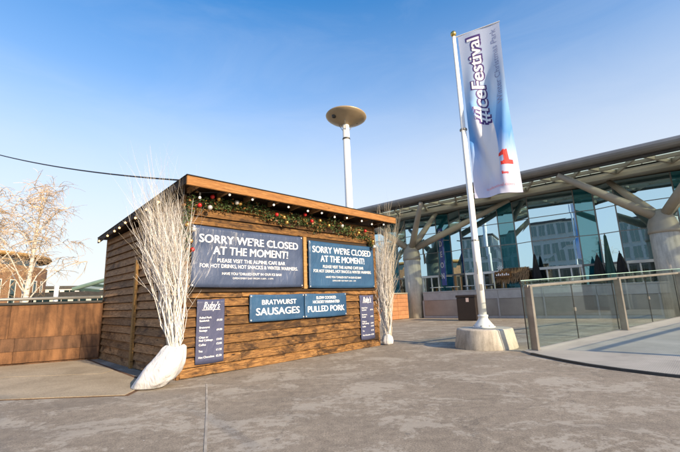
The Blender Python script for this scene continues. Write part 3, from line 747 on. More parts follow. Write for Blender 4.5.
# ------------------------------------------------------------------ flagpole and flag
FP = Vector((3.17, 8.96, 0))
fp = thing('flagpole', 'tall white flagpole standing in a tapered concrete block', 'flagpole', FP)
bs = put('base_block', MB().lathe([(0.665, 0.0), (0.672, 0.02), (0.60, 0.395), (0.575, 0.415), (0.30, 0.42), (0.02, 0.42)], 40), M['concrete'], fp, True)
md = bs.modifiers.new('e', 'EDGE_SPLIT'); md.split_angle = R(35)
put('base_flange', MB().lathe([(0.245, 0.42), (0.245, 0.445), (0.19, 0.50), (0.125, 0.585), (0.105, 0.62), (0.105, 0.66), (0.115, 0.665), (0.115, 0.70), (0.09, 0.705)], 24), M['white'], fp, True)
put('pole', MB().lathe([(0.088, 0.70), (0.086, 2.4), (0.075, 2.42), (0.066, 5.2), (0.058, 5.22), (0.048, 7.82), (0.02, 7.84)], 18), M['white'], fp, True)
put('finial', MB().lathe([(0.015, 7.83), (0.05, 7.85), (0.075, 7.90), (0.07, 7.95), (0.04, 7.985), (0.005, 7.995)], 16), M['brass'], fp, True)
for k in range(8):
    a = k * math.pi / 4 + 0.2
    put('bolt', MB().lathe([(0.020, 0.445), (0.020, 0.475), (0.010, 0.478)], 6, (0.215 * math.cos(a), 0.215 * math.sin(a), 0)), M['greymetal'], fp)
for z in (2.4, 5.2): put('pole_joint', MB().lathe([(0.088, z - 0.01), (0.092, z), (0.088, z + 0.03), (0.07, z + 0.035)], 16), M['greymetal'], fp)
put('cleat', MB().tube([(-0.06, -0.10, 1.62), (-0.06, -0.13, 1.72), (-0.06, -0.13, 1.80), (-0.06, -0.10, 1.90)], 0.012, 6), M['greymetal'], fp)
put('halyard', MB().tube([(-0.055, -0.105, 1.7), (-0.055, -0.075, 4.5), (-0.045, -0.05, 7.75)], 0.005, 5), M['white'], fp)
for z in (1.25,):
    put('access_plate', MB().box(-0.03, 0.03, -0.092, -0.084, z, z + 0.14), M['greymetal'], fp)
fdir = Vector((0.87, -0.50, 0)).normalized(); fnor = Vector((-0.50, -0.87, 0))
put('banner_arm', MB().tube([Vector((0, 0, 7.80)), fdir * 1.13 + Vector((0, 0, 7.80))], 0.014, 6), M['white'], fp)
FW, FH, FZ = 1.03, 4.38, 3.42
def flagpt(s, v):                       # s 0..1 across, v 0..1 from bottom to top
    sl_ = 1 - v
    amp = 0.05 + 0.30 * sl_ ** 1.0
    ph = 2.2 * math.pi * (s * 1.05 + sl_ * 0.60) - 0.8
    off = amp * math.sin(ph) * min(1, s * 3 + 0.1) * (1 - 0.35 * abs(s - 0.5)) * (0.25 + 0.75 * math.sin(math.pi * min(1, max(0.0, v * 1.15 + 0.06))))
    off += 0.05 * math.exp(-((v - 0.33 + (s - 0.4) * 0.35) / 0.11) ** 2) * math.exp(-((s - 0.38) / 0.22) ** 2)
    off -= 0.10 * math.exp(-((v - 0.24 + (s - 0.25) * 0.55) / 0.05) ** 2) * math.exp(-((s - 0.3) / 0.3) ** 2)
    if 0.06 < v < 0.56:
        wv = math.sin(math.pi * (v - 0.06) / 0.50) ** 0.8
        sc = 0.66 - 2.2 * (v - 0.30) ** 2 - 0.25 * (v - 0.3); d = sc - s
        if d > 0: off += 0.20 * wv * (d / 0.34 if d < 0.34 else max(0.0, 1 - (d - 0.34) / 0.16)) * min(1, s * 8)
    sx = s * (FW - 0.05 * math.sin(math.pi * v)) + 0.02 * math.sin(3 * v + s)
    return FP + fdir * (0.10 + sx) + fnor * off + Vector((0, 0, FZ + v * FH))
fo = thing('flag', 'tall white and blue festival flag with purple outlined lettering on the flagpole', 'flag', FP)
m = MB(); nx, nz = 36, 110
for j in range(nz + 1):
    for i in range(nx + 1): m.v.append(tuple(flagpt(i / nx, j / nz) - FP))
for j in range(nz):
    for i in range(nx):
        a = j * (nx + 1) + i; m.f.append((a, a + 1, a + nx + 2, a + nx + 1))
me = m.mesh('cloth'); uvl = me.uv_layers.new(name='UVMap')
for lp in me.loops:
    i = lp.vertex_index % (nx + 1); j = lp.vertex_index // (nx + 1); uvl.data[lp.index].uv = (i / nx, j / nz)
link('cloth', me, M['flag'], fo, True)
def subdivide_me(me, cuts):
    import bmesh
    bm = bmesh.new(); bm.from_mesh(me); bmesh.ops.triangulate(bm, faces=bm.faces)
    for _ in range(cuts):
        long = [e for e in bm.edges if e.calc_length() > 0.09]
        if not long: break
        bmesh.ops.subdivide_edges(bm, edges=long, cuts=1); bmesh.ops.triangulate(bm, faces=bm.faces)
    bm.to_mesh(me); bm.free()
def flagtext(body, size, bold, s0, v0, length, mat, off, vertical=True, shear=0.0, name='lettering', wid=1.0):
    me = textmesh(body, size, 'LEFT' if vertical else 'CENTER', bold, shear)
    xs_ = [v.co.x for v in me.vertices]; x0 = min(xs_); k = length / (max(xs_) - x0) if length else 1
    for v in me.vertices:
        v.co.x = (v.co.x - (x0 if vertical else 0)) * k
    subdivide_me(me, 5)
    for v in me.vertices:
        x, y = v.co.x, v.co.y * wid
        if vertical: s, vv = s0 - y / FW, v0 + x / FH
        else: s, vv = s0 + x / FW, v0 + y / FH
        p = flagpt(min(1, max(0, s)), min(1, max(0, vv))); e1 = flagpt(min(1, s + 0.01), vv) - p; e2 = flagpt(s, min(1, vv + 0.005)) - p
        nn = e1.cross(e2)
        nn = nn.normalized() if nn.length > 1e-9 else fnor
        if nn.dot(fnor) < 0: nn = -nn
        v.co = p + nn * off - FP
    return link(name, me, mat, fo)
flagtext('#IceFestival', 0.50, 0.034, 0.37, 0.415, 2.42, M['purple'], 0.004, wid=0.92)
flagtext('#IceFestival', 0.50, 0.008, 0.37, 0.428, 2.30, M['whitetext'], 0.009, wid=0.88)
flagtext('Winter Christmas Park', 0.20, 0.0, 0.84, 0.50, 2.05, M['greyprint'], 0.004)
def flagpoly(poly, s0, v0, mat, off):
    me = MB(); me.v = [(x, y, 0) for x, y in poly]; me.f = [tuple(range(len(poly)))]; me = me.mesh('numeral'); subdivide_me(me, 4)
    for v in me.vertices:
        s, vv = s0 + v.co.x / FW, v0 + v.co.y / FH; p = flagpt(s, vv); nn = (flagpt(s + 0.01, vv) - p).cross(flagpt(s, vv + 0.005) - p).normalized()
        if nn.dot(fnor) < 0: nn = -nn
        v.co = p + nn * off - FP
    return link('numeral', me, mat, fo)
flagpoly([(x * 0.85, y * 0.85) for x, y in ((-0.14, 0.10), (-0.15, 0.02), (-0.03, 0.05), (-0.03, -0.10), (-0.12, -0.12), (-0.12, -0.22), (0.17, -0.20), (0.17, -0.09), (0.09, -0.09), (0.07, 0.20), (-0.02, 0.20))], 0.76, 0.19, M['redprint'], 0.005)
flagtext('icefestival.com', 0.10, 0.001, 0.56, 0.045, 0.62, M['pinkprint'], 0.004, vertical=False)
flagtext('live', 0.10, 0.003, 0.72, 0.105, 0.14, M['redprint'], 0.004, vertical=False)

# ------------------------------------------------------------------ ramp deck and glass railings
RA = Vector((3.735, 7.885, 0)); rd = Vector((3.2, 1.85, 0)).normalized(); rn = Vector((rd.y, -rd.x, 0))   # rn points to the near side
def rz(p): return 0.03 + 0.040 * max(0.0, (Vector((p[0], p[1], 0)) - RA).dot(rd))
edge = [(3.55, 7.62), (3.60, 7.2), (3.68, 6.75), (3.80, 6.28), (3.98, 5.85), (4.25, 5.38), (4.65, 4.85), (5.2, 4.35), (6.0, 3.9), (7.2, 3.5)]
far = [RA - rd * 0.02 - rn * 0.14 + rd * 0.0]
poly = edge + [tuple((RA + rd * 9.5 + rn * 2.2)[:2]), tuple((RA + rd * 9.5 - rn * 0.16)[:2]), tuple((RA - rd * 0.12 - rn * 0.16)[:2])]
m = MB(); n = len(poly)
m.v = [(x, y, 0.004) for x, y in poly] + [(x, y, rz((x, y))) for x, y in poly]
for k in range(n):
    k2 = (k + 1) % n; m.f.append((k, k2, n + k2, n + k))
m.f.append(tuple(range(n, 2 * n)))
ramp_o = struct(put('ramp', m, M['deck']))
kb = MB()
for a, b in zip(edge, edge[1:]):
    A = Vector((*a, 0)); B = Vector((*b, 0)); d = (B - A).normalized(); s_ = Vector((d.y, -d.x, 0))
    if s_.dot(Vector((-1, -0.3, 0))) < 0: s_ = -s_
    w = 0.035; o = len(kb.v)
    for P in (A, B):
        z1 = rz(P) + 0.006
        kb.v += [tuple(P + s_ * w + Vector((0, 0, 0.003))), tuple(P + s_ * w * .8 + Vector((0, 0, z1))), tuple(P - s_ * 0.02 + Vector((0, 0, z1))), tuple(P - s_ * 0.02 + Vector((0, 0, 0.006)))]
    for k in range(4):
        k2 = (k + 1) % 4; kb.f.append((o + k, o + 4 + k, o + 4 + k2, o + k2))
    kb.f += [(o, o + 1, o + 2, o + 3), (o + 4, o + 7, o + 6, o + 5)]
put('edge_trim', kb, M['darksteel'], ramp_o)
def railing(name, label, start, L, side, first_post=True):
    z0 = rz(start)
    o = thing(name, label, 'railing', start + Vector((0, 0, z0)), math.atan2(rd.y, rd.x))
    sl_ = (rz(start + rd * L) - z0) / L
    def zz(s): return sl_ * s
    pm = MB()
    s = 0.0
    pmesh = MB().box(-0.035, 0.035, -0.075, 0.075, 0.0, 1.27).box(-0.075, 0.075, -0.10, 0.10, -0.004, 0.018).mesh('post')
    while s <= L + 0.01:
        p = bevel(link('post', pmesh, M['steel'], o, loc=(s + 0.04, 0, zz(s))), 0.006)
        s += 3.56
    hm = MB(); o_ = 0
    def bar(m, s0, s1, y0, y1, h0, h1):
        k = len(m.v)
        m.v += [(s0,y0,zz(s0)+h0),(s1,y0,zz(s1)+h0),(s1,y1,zz(s1)+h0),(s0,y1,zz(s0)+h0),(s0,y0,zz(s0)+h1),(s1,y0,zz(s1)+h1),(s1,y1,zz(s1)+h1),(s0,y1,zz(s0)+h1)]
        m.f += [(k,k+3,k+2,k+1),(k+4,k+5,k+6,k+7),(k,k+1,k+5,k+4),(k+1,k+2,k+6,k+5),(k+2,k+3,k+7,k+6),(k+3,k,k+4,k+7)]
        return m
    bevel(put('handrail', bar(MB(), -0.02, L, -0.035, 0.035, 1.225, 1.285), M['steel'], o), 0.012, 2)
    s = -0.045
    while s < L - 0.3:
        e_ = min(L, s + 1.77)
        gy = 0.082
        pn = put('pane', bar(MB(), s, e_, gy, gy + 0.014, 0.03, 1.37), M['railglass'], o)
        put('pane_edge', bar(MB(), s, e_, gy - 0.001, gy + 0.015, 1.371, 1.383), M['edgeglass'], pn)
        put('joint_strip', bar(MB(), s - 0.012, s - 0.001, gy - 0.003, gy + 0.017, 0.03, 1.37), M['darksteel'], pn)
        if abs((s + 0.045) % 3.56 - 1.78) < 0.1:
            put('clamp', MB().box(s - 0.03, s + 0.018, gy - 0.02, gy + 0.034, zz(s) + 0.62, zz(s) + 0.70), M['steel'], pn)
        s = e_ + 0.012
    return o
railing('glass_railing', 'glass railing with steel posts beside the flagpole block', RA, 8.9, 1)
railing('glass_railing', 'glass railing along the near side of the ramp', RA + rn * 3.75 + rd * 1.1, 7.1, 1)

# ------------------------------------------------------------------ glazed building with canopy
BE = Vector((0.762, -0.648, 0)); BN = Vector((-0.648, -0.762, 0)); CR = Vector((12.6, 15.2, 0))
def bp(s, off, z): return CR + BE * s + BN * off + Vector((0, 0, z))
CLs = -11.12
bld = thing('glazed_building', 'long glazed building with zigzag mirrored bays under a steel canopy roof', 'building', CR)
def bput(name, mb, mat, parent=None, smooth=False):
    mb.v = [tuple(Vector(p) - CR) for p in mb.v] if parent is bld or parent is None else mb.v
    return put(name, mb, mat, parent or bld, smooth)
def bsub(name, mb, mat, parent, smooth=False):      # sub-part, coordinates given in world, parents sit at building origin
    mb.v = [tuple(Vector(p) - CR) for p in mb.v]
    return put(name, mb, mat, parent, smooth)
rb = random.Random(15)
period = 3.7; s_v0 = -1.23
def bar3(m, a, b, w, dvec=BN, h=None):
    a = Vector(a); b = Vector(b); d = (b - a).normalized(); x = d.cross(dvec).normalized() * w / 2; y = dvec.normalized() * (h or w) / 2
    o = len(m.v)
    for P in (a, b): m.v += [tuple(P - x - y), tuple(P + x - y), tuple(P + x + y), tuple(P - x + y)]
    m.f += [(o, o+1, o+2, o+3), (o+7, o+6, o+5, o+4)]
    for k in range(4):
        k2 = (k + 1) % 4; m.f.append((o + k, o + 4 + k, o + 4 + k2, o + k2))
    return m
LV = [0.25, 2.35, 3.75, 4.95]
for k in range(-7, 3):
    s0 = s_v0 + k * period
    pts = [(s0, -1.5, 6.09), (s0 + 2.08, -1.65, 6.06), (s0 + 2.86, -1.82, 6.04), (s0 + period, -1.5, 6.09)]
    fr_ = MB()
    for i, (s, o_, zt) in enumerate(pts[:3]): bar3(fr_, bp(s, o_, 0), bp(s, o_, zt), 0.05)
    for (p, q) in zip(pts, pts[1:]):
        for zl in LV[1:]:
            bar3(fr_, bp(p[0], p[1], zl), bp(q[0], q[1], zl), 0.10 if zl == LV[1] else 0.035, Vector((0, 0, 1)), 0.10 if zl == LV[1] else 0.035)
    sf_ = MB(); bar3(sf_, bp(pts[0][0] + .05, pts[0][1] + 0.05, LV[1] - .02), bp(pts[1][0] - .05, pts[1][1] + 0.05, LV[1] - .02), 0.09, Vector((0, 0, 1)), 0.12)
    for t in (0.04, 0.25, 0.5, 0.75, 0.96):
        p, q = pts[0], pts[1]; s = p[0] + (q[0]-p[0])*t; o_ = p[1] + (q[1]-p[1])*t + 0.04
        bar3(sf_, bp(s, o_, 0), bp(s, o_, LV[1] - 0.09), 0.06)
    bput('shopfront_frame', sf_, M['white'])
    frm = bput('bay_frame', fr_, M['white'] if False else M['greymetal'])
    for fi, (p, q) in enumerate(zip(pts, pts[1:])):
        for li in range(4):
            z0 = LV[li] + 0.012; zt0 = LV[li+1] - 0.012 if li < 3 else p[2]; zt1 = LV[li+1] - 0.012 if li < 3 else q[2]
            mat = M['teal'] if fi == 1 else (M['lowglass'] if li == 0 else M['mirror'])
            j = lambda: rb.uniform(-0.006, 0.006)
            ea = 0.02 / max(0.1, q[0] - p[0])
            a_s, a_o = p[0] + (q[0]-p[0])*ea, p[1] + (q[1]-p[1])*ea; b_s, b_o = q[0] - (q[0]-p[0])*ea, q[1] - (q[1]-p[1])*ea
            A, B, C_, D_ = bp(a_s, a_o + j(), z0), bp(b_s, b_o + j(), z0), bp(b_s, b_o + j(), zt1), bp(a_s, a_o + j(), zt0)
            bsub('pane', MB().quad(A, B, C_, D_), mat, frm)
# wall above and behind the bays, roof soffit
put('inner_wall', MB().box(-28, 12, -0.2, 0.0, 0, 6.3), M['core'], bld, loc=tuple(BN * -3.0), rot=math.atan2(BE.y, BE.x))
def rbox(name, s0, s1, o0, o1, z0, z1, mat, parent=bld):
    m = MB()
    ps = [bp(s0, o0, z0), bp(s1, o0, z0), bp(s1, o1, z0), bp(s0, o1, z0), bp(s0, o0, z1), bp(s1, o0, z1), bp(s1, o1, z1), bp(s0, o1, z1)]
    m.v = [tuple(p - CR) for p in ps]
    m.f = [(0,3,2,1),(4,5,6,7),(0,1,5,4),(1,2,6,5),(2,3,7,6),(3,0,4,7)]
    return put(name, m, mat, parent)
rbox('soffit', -28, 12, -8.0, -0.75, 6.12, 6.17, M['soffit'])
rbox('beam', -28, 12, -0.75, -0.45, 6.00, 6.28, M['armsteel'])
rbox('beam', -28, 12, 0.62, 0.74, 6.10, 6.24, M['armsteel'])
rbox('roof_deck', -28, 12, -8.0, -0.40, 6.40, 6.52, M['greymetal'])
# rounded front edge of the canopy
m = MB(); prof = [(1.62, 6.16), (1.86, 6.16), (1.97, 6.20), (2.04, 6.28), (2.06, 6.36), (2.03, 6.45), (1.94, 6.51), (1.80, 6.53), (1.62, 6.53)]
for s in (-28, 12):
    for (o_, z) in prof: m.v.append(tuple(bp(s, o_, z) - CR))
np_ = len(prof)
for k in range(np_):
    k2 = (k + 1) % np_; m.f.append((k, k2, np_ + k2, np_ + k))
m.f += [tuple(range(np_)), tuple(reversed(range(np_, 2 * np_)))]
put('roof_edge', m, M['greymetal'], bld)
rbox('edge_lip', -28, 12, 1.55, 1.70, 6.05, 6.155, M['darksteel'])
for i in range(-15, 7):
    s = i * 1.85
    a0, b0, zz0 = (s, s + 0.92, 6.20)
    q = MB(); bar3(q, bp(a0, 1.60, 6.20), bp(b0, -0.42, 6.20), 0.09, Vector((0, 0, 1)), 0.16); bput('rafter', q, M['armsteel'])
    q = MB(); bar3(q, bp(b0 + 0.06, -0.42, 6.205), bp(a0 + 1.79, 1.60, 6.205), 0.09, Vector((0, 0, 1)), 0.16); bput('rafter', q, M['armsteel'])
    rbox('roof_panel', s + 0.02, s + 1.83, -0.40, 0.62, 6.330, 6.345, M['roofglass'])
    rbox('roof_panel', s + 0.02, s + 1.83, 0.66, 1.61, 6.330, 6.345, M['roofglass'])
# tree columns
def arm(m, a, b, r0, r1):
    a = Vector(a); b = Vector(b); m.tube([a, a + (b - a) * 0.33, a + (b - a) * 0.66, b], [r0, r0 * .9 + r1 * .1, (r0 + r1) / 2, r1], 10); return m
def column(cs, ends):
    base = bp(cs, 0, 0)
    o = put('column', MB().lathe([(0.49, 0.0), (0.48, 3.28)], 28, base - CR), M['colconc'], bld, True)
    bsub('collar', MB().lathe([(0.495, 3.28), (0.515, 3.30), (0.515, 3.42), (0.495, 3.44), (0.495, 3.62), (0.47, 3.72), (0.39, 3.95), (0.28, 4.15), (0.15, 4.25)], 28, base), M['armsteel'], o, True)
    for (ex, ey, ez) in ends:
        bsub('arm', arm(MB(), base + Vector((0, 0, 3.85)), (ex, ey, ez), 0.19, 0.115), M['armsteel'], o, True)
cl = bp(CLs, 0, 0)
d4 = lambda c, fl, frr, bl, br: [(c.x - fl, c.y - 0.09 * fl, 6.10), (c.x + 0.085 * frr, c.y - frr, 6.10), (c.x - 0.1 * bl, c.y + bl, 6.05), (c.x + br, c.y + 0.085 * br - 0.0, 6.05)]
column(0.28, [(9.35, 15.72, 6.05), (12.85, 12.2, 6.10), (12.4, 17.0, 6.05), (15.6, 15.5, 6.05)])
column(CLs, [(1.0, 22.3, 6.08), (4.34, 19.75, 6.08), (5.70, 22.0, 6.00), (9.05, 19.85, 6.05)])
column(CLs * 2, [(-7.5, 29.5, 6.05), (-4.1, 26.9, 6.10), (-2.6, 29.2, 6.02)])

# parapet between the columns, its own thing
bang = math.atan2(BE.y, BE.x)
def parapet(label, start, L, rot, mat, capm, hh, pw, split=True):
    o = thing('parapet_wall', label, 'parapet', start, rot)
    put('core', MB().box(0, L, 0.02, 0.20, 0.0, hh - 0.06), M['walldark'], o)
    bevel(put('cap', MB().box(-0.02, L, -0.05, 0.25, hh - 0.06, hh), capm, o), 0.01)
    nrow = 2 if split else 1; x = 0.0
    while x < L - 0.05:
        e_ = min(L, x + pw)
        if split:
            put('panel', MB().box(x + 0.02, e_ - 0.02, -0.02, 0.018, 0.14, hh * 0.66), mat, o)
            put('upper_panel', MB().box(x + 0.006, e_ - 0.006, -0.035, 0.018, hh * 0.66 + 0.012, hh - 0.065), capm, o)
            put('kick_strip', MB().box(x + 0.006, e_ - 0.006, -0.015, 0.018, 0.0, 0.125), M['parapet_top'], o)
            put('upright', MB().box(x - 0.05, x + 0.018, -0.045, 0.018, 0.0, hh * 0.66 + 0.01), capm, o)
        else:
            for q in range(6):
                z0 = 0.03 + q * (hh - 0.10) / 6
                put('board', MB().box(x + 0.006, e_ - 0.006, -0.02 - 0.003 * (q % 2), 0.018, z0, z0 + (hh - 0.10) / 6 - 0.012), mat, o)
        x = e_
    return o
parapet('grey panelled parapet running behind the black bin', bp(CLs + 0.66, 0.15, 0), 16.5, bang, M['panel_grey'], M['parapet_top'], 1.42, 2.05)
pdir = (bp(CLs, 0, 0) - Vector((2.2, 20.4, 0))); pl = pdir.length
parapet('orange boarded parapet ending at the tree shaped column', Vector((2.2, 20.4, 0)) - pdir.normalized() * 3.5, pl + 3.5 - 0.72, math.atan2(pdir.y, pdir.x), M['terracotta'], M['armsteel'], 1.42, 2.3, False)

# bin
bo = thing('litter_bin', 'black square litter bin standing by the grey parapet', 'bin', (5.86, 18.35, 0), bang + 0.15)
bevel(put('body', MB().box(-0.43, 0.43, -0.36, 0.36, 0.03, 1.05), M['binblack'], bo), 0.03, 2)
bevel(put('lid', MB().box(-0.46, 0.46, -0.39, 0.39, 1.055, 1.17), M['binblack'], bo), 0.03, 2)
put('plinth', MB().box(-0.40, 0.40, -0.33, 0.33, 0.0, 0.03), M['darksteel'], bo)
put('notice', MB().box(0.0, 0.13, -0.368, -0.362, 0.85, 1.03), simple('notice', (0.45, 0.35, 0.33), 0.6), bo)

# vertical cinema sign
so_ = thing('vertical_sign', 'tall blue vertical sign with white letters on the glazed facade', 'sign', bp(-9.66, -0.95, 1.75), bang - 0.5)
bevel(put('panel', MB().box(-0.17, 0.17, -0.05, 0.05, 0.0, 3.3), M['signblue'], so_), 0.01)
for i, ch in enumerate('ODEON'):
    me = textmesh(ch, 0.46, 'CENTER', 0.012)
    for v in me.vertices: v.co = (v.co.x * 0.8, -0.054, 3.0 - i * 0.62 + v.co.y)
    link('letter', me, M['whitetext'], so_)
for z in (0.5, 2.6): put('bracket', MB().box(-0.03, 0.03, 0.05, 0.55, z, z + 0.05), M['greymetal'], so_)

# terrace: closed parasols, planters, tables and a little thatched stall
def parasol(s, off, h, mat, label, grp=None):
    o = thing('closed_parasol', label, 'parasol', bp(s, off, 0), rb.uniform(0, 3), grp)
    m = MB(); n = 16; prof = [(0.17, 0.75), (0.24, 0.85), (0.25, 1.1), (0.20, 1.7), (0.13, 2.3), (0.05, h - 0.08), (0.012, h)]
    for (r_, z) in prof:
        for k in range(n):
            a = 2 * math.pi * k / n; f = 1 + (0.22 if k % 2 else -0.16) * min(1, r_ * 6)
            m.v.append((r_ * f * math.cos(a), r_ * f * math.sin(a), z + (0.05 if (k % 2 and z < 0.9) else 0)))
    for i in range(len(prof) - 1):
        for k in range(n):
            a = i * n + k; b = i * n + (k + 1) % n; m.f.append((a, b, b + n, a + n))
    put('folded_canopy', m, mat, o); put('pole', MB().tube([(0, 0, 0.06), (0, 0, h + 0.06)], 0.024, 8), M['greymetal'], o)
    put('base', MB().lathe([(0.3, 0), (0.3, 0.05), (0.05, 0.08)], 16), M['darksteel'], o)
parasol(-4.72, -0.75, 3.05, M['black'], 'closed black parasol on the terrace beside the thatched stall')
parasol(-1.75, -0.8, 3.6, M['green_fabric'], 'tall closed green parasol on the terrace behind the railing')
for s, lb in ((-2.15, 'short closed black parasol between the green parasol and the thatched stall'), (-1.32, 'short closed black parasol between the green parasol and the tree shaped column')): parasol(s, -0.72, 2.75, M['black'], lb, 'black parasols flanking the green one')
def planter(s, off, label, w=0.9):
    o = thing('planter', label, 'planter', bp(s, off, 0), bang, 'planters on the terrace')
    bevel(put('trough', MB().box(-w, w, -0.2, 0.2, 0, 0.95), M['darksteel'], o), 0.02)
    m = MB(); r = random.Random(int(s * 10) + 70)
    for i in range(520):
        p = Vector((r.uniform(-w, w), r.uniform(-0.2, 0.2), 0.93 + r.random() ** 1.6 * 0.8)); d = Vector((r.gauss(0, 1), r.gauss(0, 1), r.gauss(0.4, 1))).normalized(); q = d.cross(Vector((r.gauss(0, 1), r.gauss(0, 1), r.gauss(0, 1)))).normalized()
        L = r.uniform(0.08, 0.17); m.quad(p, p + d * L * .5 + q * L * .3, p + d * L, p + d * L * .5 - q * L * .3)
    put('foliage', m, M['shrub'], o)['kind'] = 'stuff'
for s, lb in ((-3.6, 'dark trough planter with leafy shrub between the stall and the green parasol'), (-0.4, 'dark trough planter with leafy shrub behind the tree shaped column by the ramp'), (1.6, 'dark trough planter with leafy shrub past the column by the ramp')): planter(s, -0.55, lb)
def table(s, off, lb):
    o = thing('bistro_table', lb, 'table', bp(s, off, 0), rb.uniform(0, 2), 'bistro tables on the terrace')
    put('top', MB().lathe([(0.36, 1.62), (0.38, 1.64), (0.36, 1.66)], 16), M['white'], o); put('stem', MB().tube([(0, 0, 0.03), (0, 0, 1.62)], 0.035, 8), M['paletimber'], o); put('foot', MB().lathe([(0.26, 0), (0.26, 0.03)], 14), M['darksteel'], o)
for s, o_, lb in ((-10.0, -0.6, 'tall pale bistro table between the vertical sign and the boarded parapet'), (-9.1, -0.75, 'tall pale bistro table beside the vertical sign, on the bin side'), (-8.0, -0.55, 'tall pale bistro table on the terrace right behind the litter bin'), (-7.2, -0.7, 'tall pale bistro table on the terrace closest to the thatched stall')): table(s, o_, lb)
st = thing('terrace_stall', 'small brown thatched stall with a star topped sign on the terrace', 'stall', bp(-5.75, -0.70, 0), bang)
for x in (-0.55, 0.55):
    for y in (-0.3, 0.3): put('post', MB().tube([(x, y, 0), (x, y, 2.0)], 0.04, 6), M['paletimber'], st)
m = MB(); r = random.Random(77)
for i in range(900):
    x = r.uniform(-0.75, 0.75); t = r.random(); side = r.choice((-1, 1)); y = side * t * 0.45; z = 2.45 - t * 0.6
    L = r.uniform(0.15, 0.3); dx = r.uniform(-0.05, 0.05)
    m.quad((x, y, z + r.uniform(0, .04)), (x + 0.015, y, z), (x + dx + 0.015, y + side * L * .7, z - L * .9), (x + dx, y + side * L * .7, z - L * .9))
put('thatch', m, M['thatch'], st)['kind'] = 'stuff'
put('roof_board', MB().quad((-0.7, 0, 2.42), (0.7, 0, 2.42), (0.7, 0.42, 1.84), (-0.7, 0.42, 1.84)).quad((-0.7, -0.42, 1.84), (0.7, -0.42, 1.84), (0.7, 0, 2.42), (-0.7, 0, 2.42)), M['darkwood'], st)
sg_ = put('sign_board', MB().box(-0.75, 0.05, -0.62, -0.58, 1.95, 2.25), M['plank'], st)
sm = MB()
for k in range(8):
    a = k * math.pi / 4; L = 0.17; sm.quad((-0.45, -0.64, 2.42), (-0.45 + math.cos(a - .15) * L * .6, -0.64, 2.42 + math.sin(a - .15) * L * .6), (-0.45 + math.cos(a) * L, -0.645, 2.42 + math.sin(a) * L), (-0.45 + math.cos(a + .15) * L * .6, -0.64, 2.42 + math.sin(a + .15) * L * .6))
put('star', sm, M['whitetext'], sg_)
sm = MB()
for i in range(7):
    x = -0.68 + i * 0.095; sm.box(x, x + 0.055, -0.626, -0.622, 2.05, 2.12 + 0.05 * ((i * 3) % 2))
put('lettering_strokes', sm, M['whitetext'], sg_)
put('counter', MB().box(-0.6, 0.6, -0.3, 0.3, 0.0, 1.2), M['darkwood'], st)
# ------------------------------------------------------------------ disc lamp
lp = thing('disc_lamp', 'tall white lamp post with tilted bronze disc behind the hut', 'lamp post', (0.40, 15.0, 0))
put('pole', MB().lathe([(0.17, 0), (0.155, 4.0), (0.14, 8.35)], 20), M['white'], lp, True)
put('pole_band', MB().lathe([(0.15, 7.70), (0.16, 7.71), (0.16, 7.76), (0.15, 7.77)], 20), M['darksteel'], lp)
M['bronze'] = simple('bronze_disc', (0.42, 0.32, 0.20), 0.42, 0.25, var=0.12, vscale=1.5)
dk = put('reflector_disc', MB().lathe([(0.10, -0.30), (0.24, -0.24), (0.50, -0.13), (0.74, -0.01), (0.845, 0.07), (0.86, 0.10), (0.84, 0.13), (0.6, 0.17), (0.05, 0.19)], 40), M['bronze'], lp, True, loc=(0.02, 0, 8.63))
dk.rotation_euler = (R(-3), R(4), 0)
for (x, y) in ((-0.5, -0.35), (0.42, 0.1)):
    put('spot_fitting', MB().lathe([(0.07, -0.14), (0.09, -0.10), (0.09, -0.05)], 12, (x, y, 0)), M['darksteel'], dk)
put('neck', MB().tube([(0, 0, 8.3), (0.02, 0, 8.48)], [0.12, 0.06], 12), M['white'], lp)
for a in (0.4, 2.5, 4.6): put('stay_rod', MB().tube([(0.13 * math.cos(a), 0.13 * math.sin(a), 8.1), (0.36 * math.cos(a), 0.36 * math.sin(a), 8.47)], 0.012, 5), M['greymetal'], lp)

# ------------------------------------------------------------------ overhead cable
ca = hut(-0.12, -0.3, 3.20); cb = Vector((-8.39, 8.96, 5.0)); cc = ca + (cb - ca) * 2.1; cc.z += 0.9
cpts = []
for i in range(41):
    t = i / 40; p = ca.lerp(cc, t); p.z = ca.z + (cb.z - ca.z) * (t * 2.1) * (0.80 + 0.2 * t * 2.1) ; cpts.append(p)
tag(put('overhead_cable', MB().tube(cpts, 0.014, 6), M['cable'], smooth=True), 'black overhead cable running to the corner of the hut roof', 'cable')
cp = cpts[-1]
po = thing('cable_pole', 'timber pole carrying the far end of the overhead cable', 'pole', (cp.x, cp.y, 0))
put('shaft', MB().tube([(0, 0, 0), (0, 0, cp.z + 0.15)], [0.13, 0.09], 12), M['darkwood'], po, True)

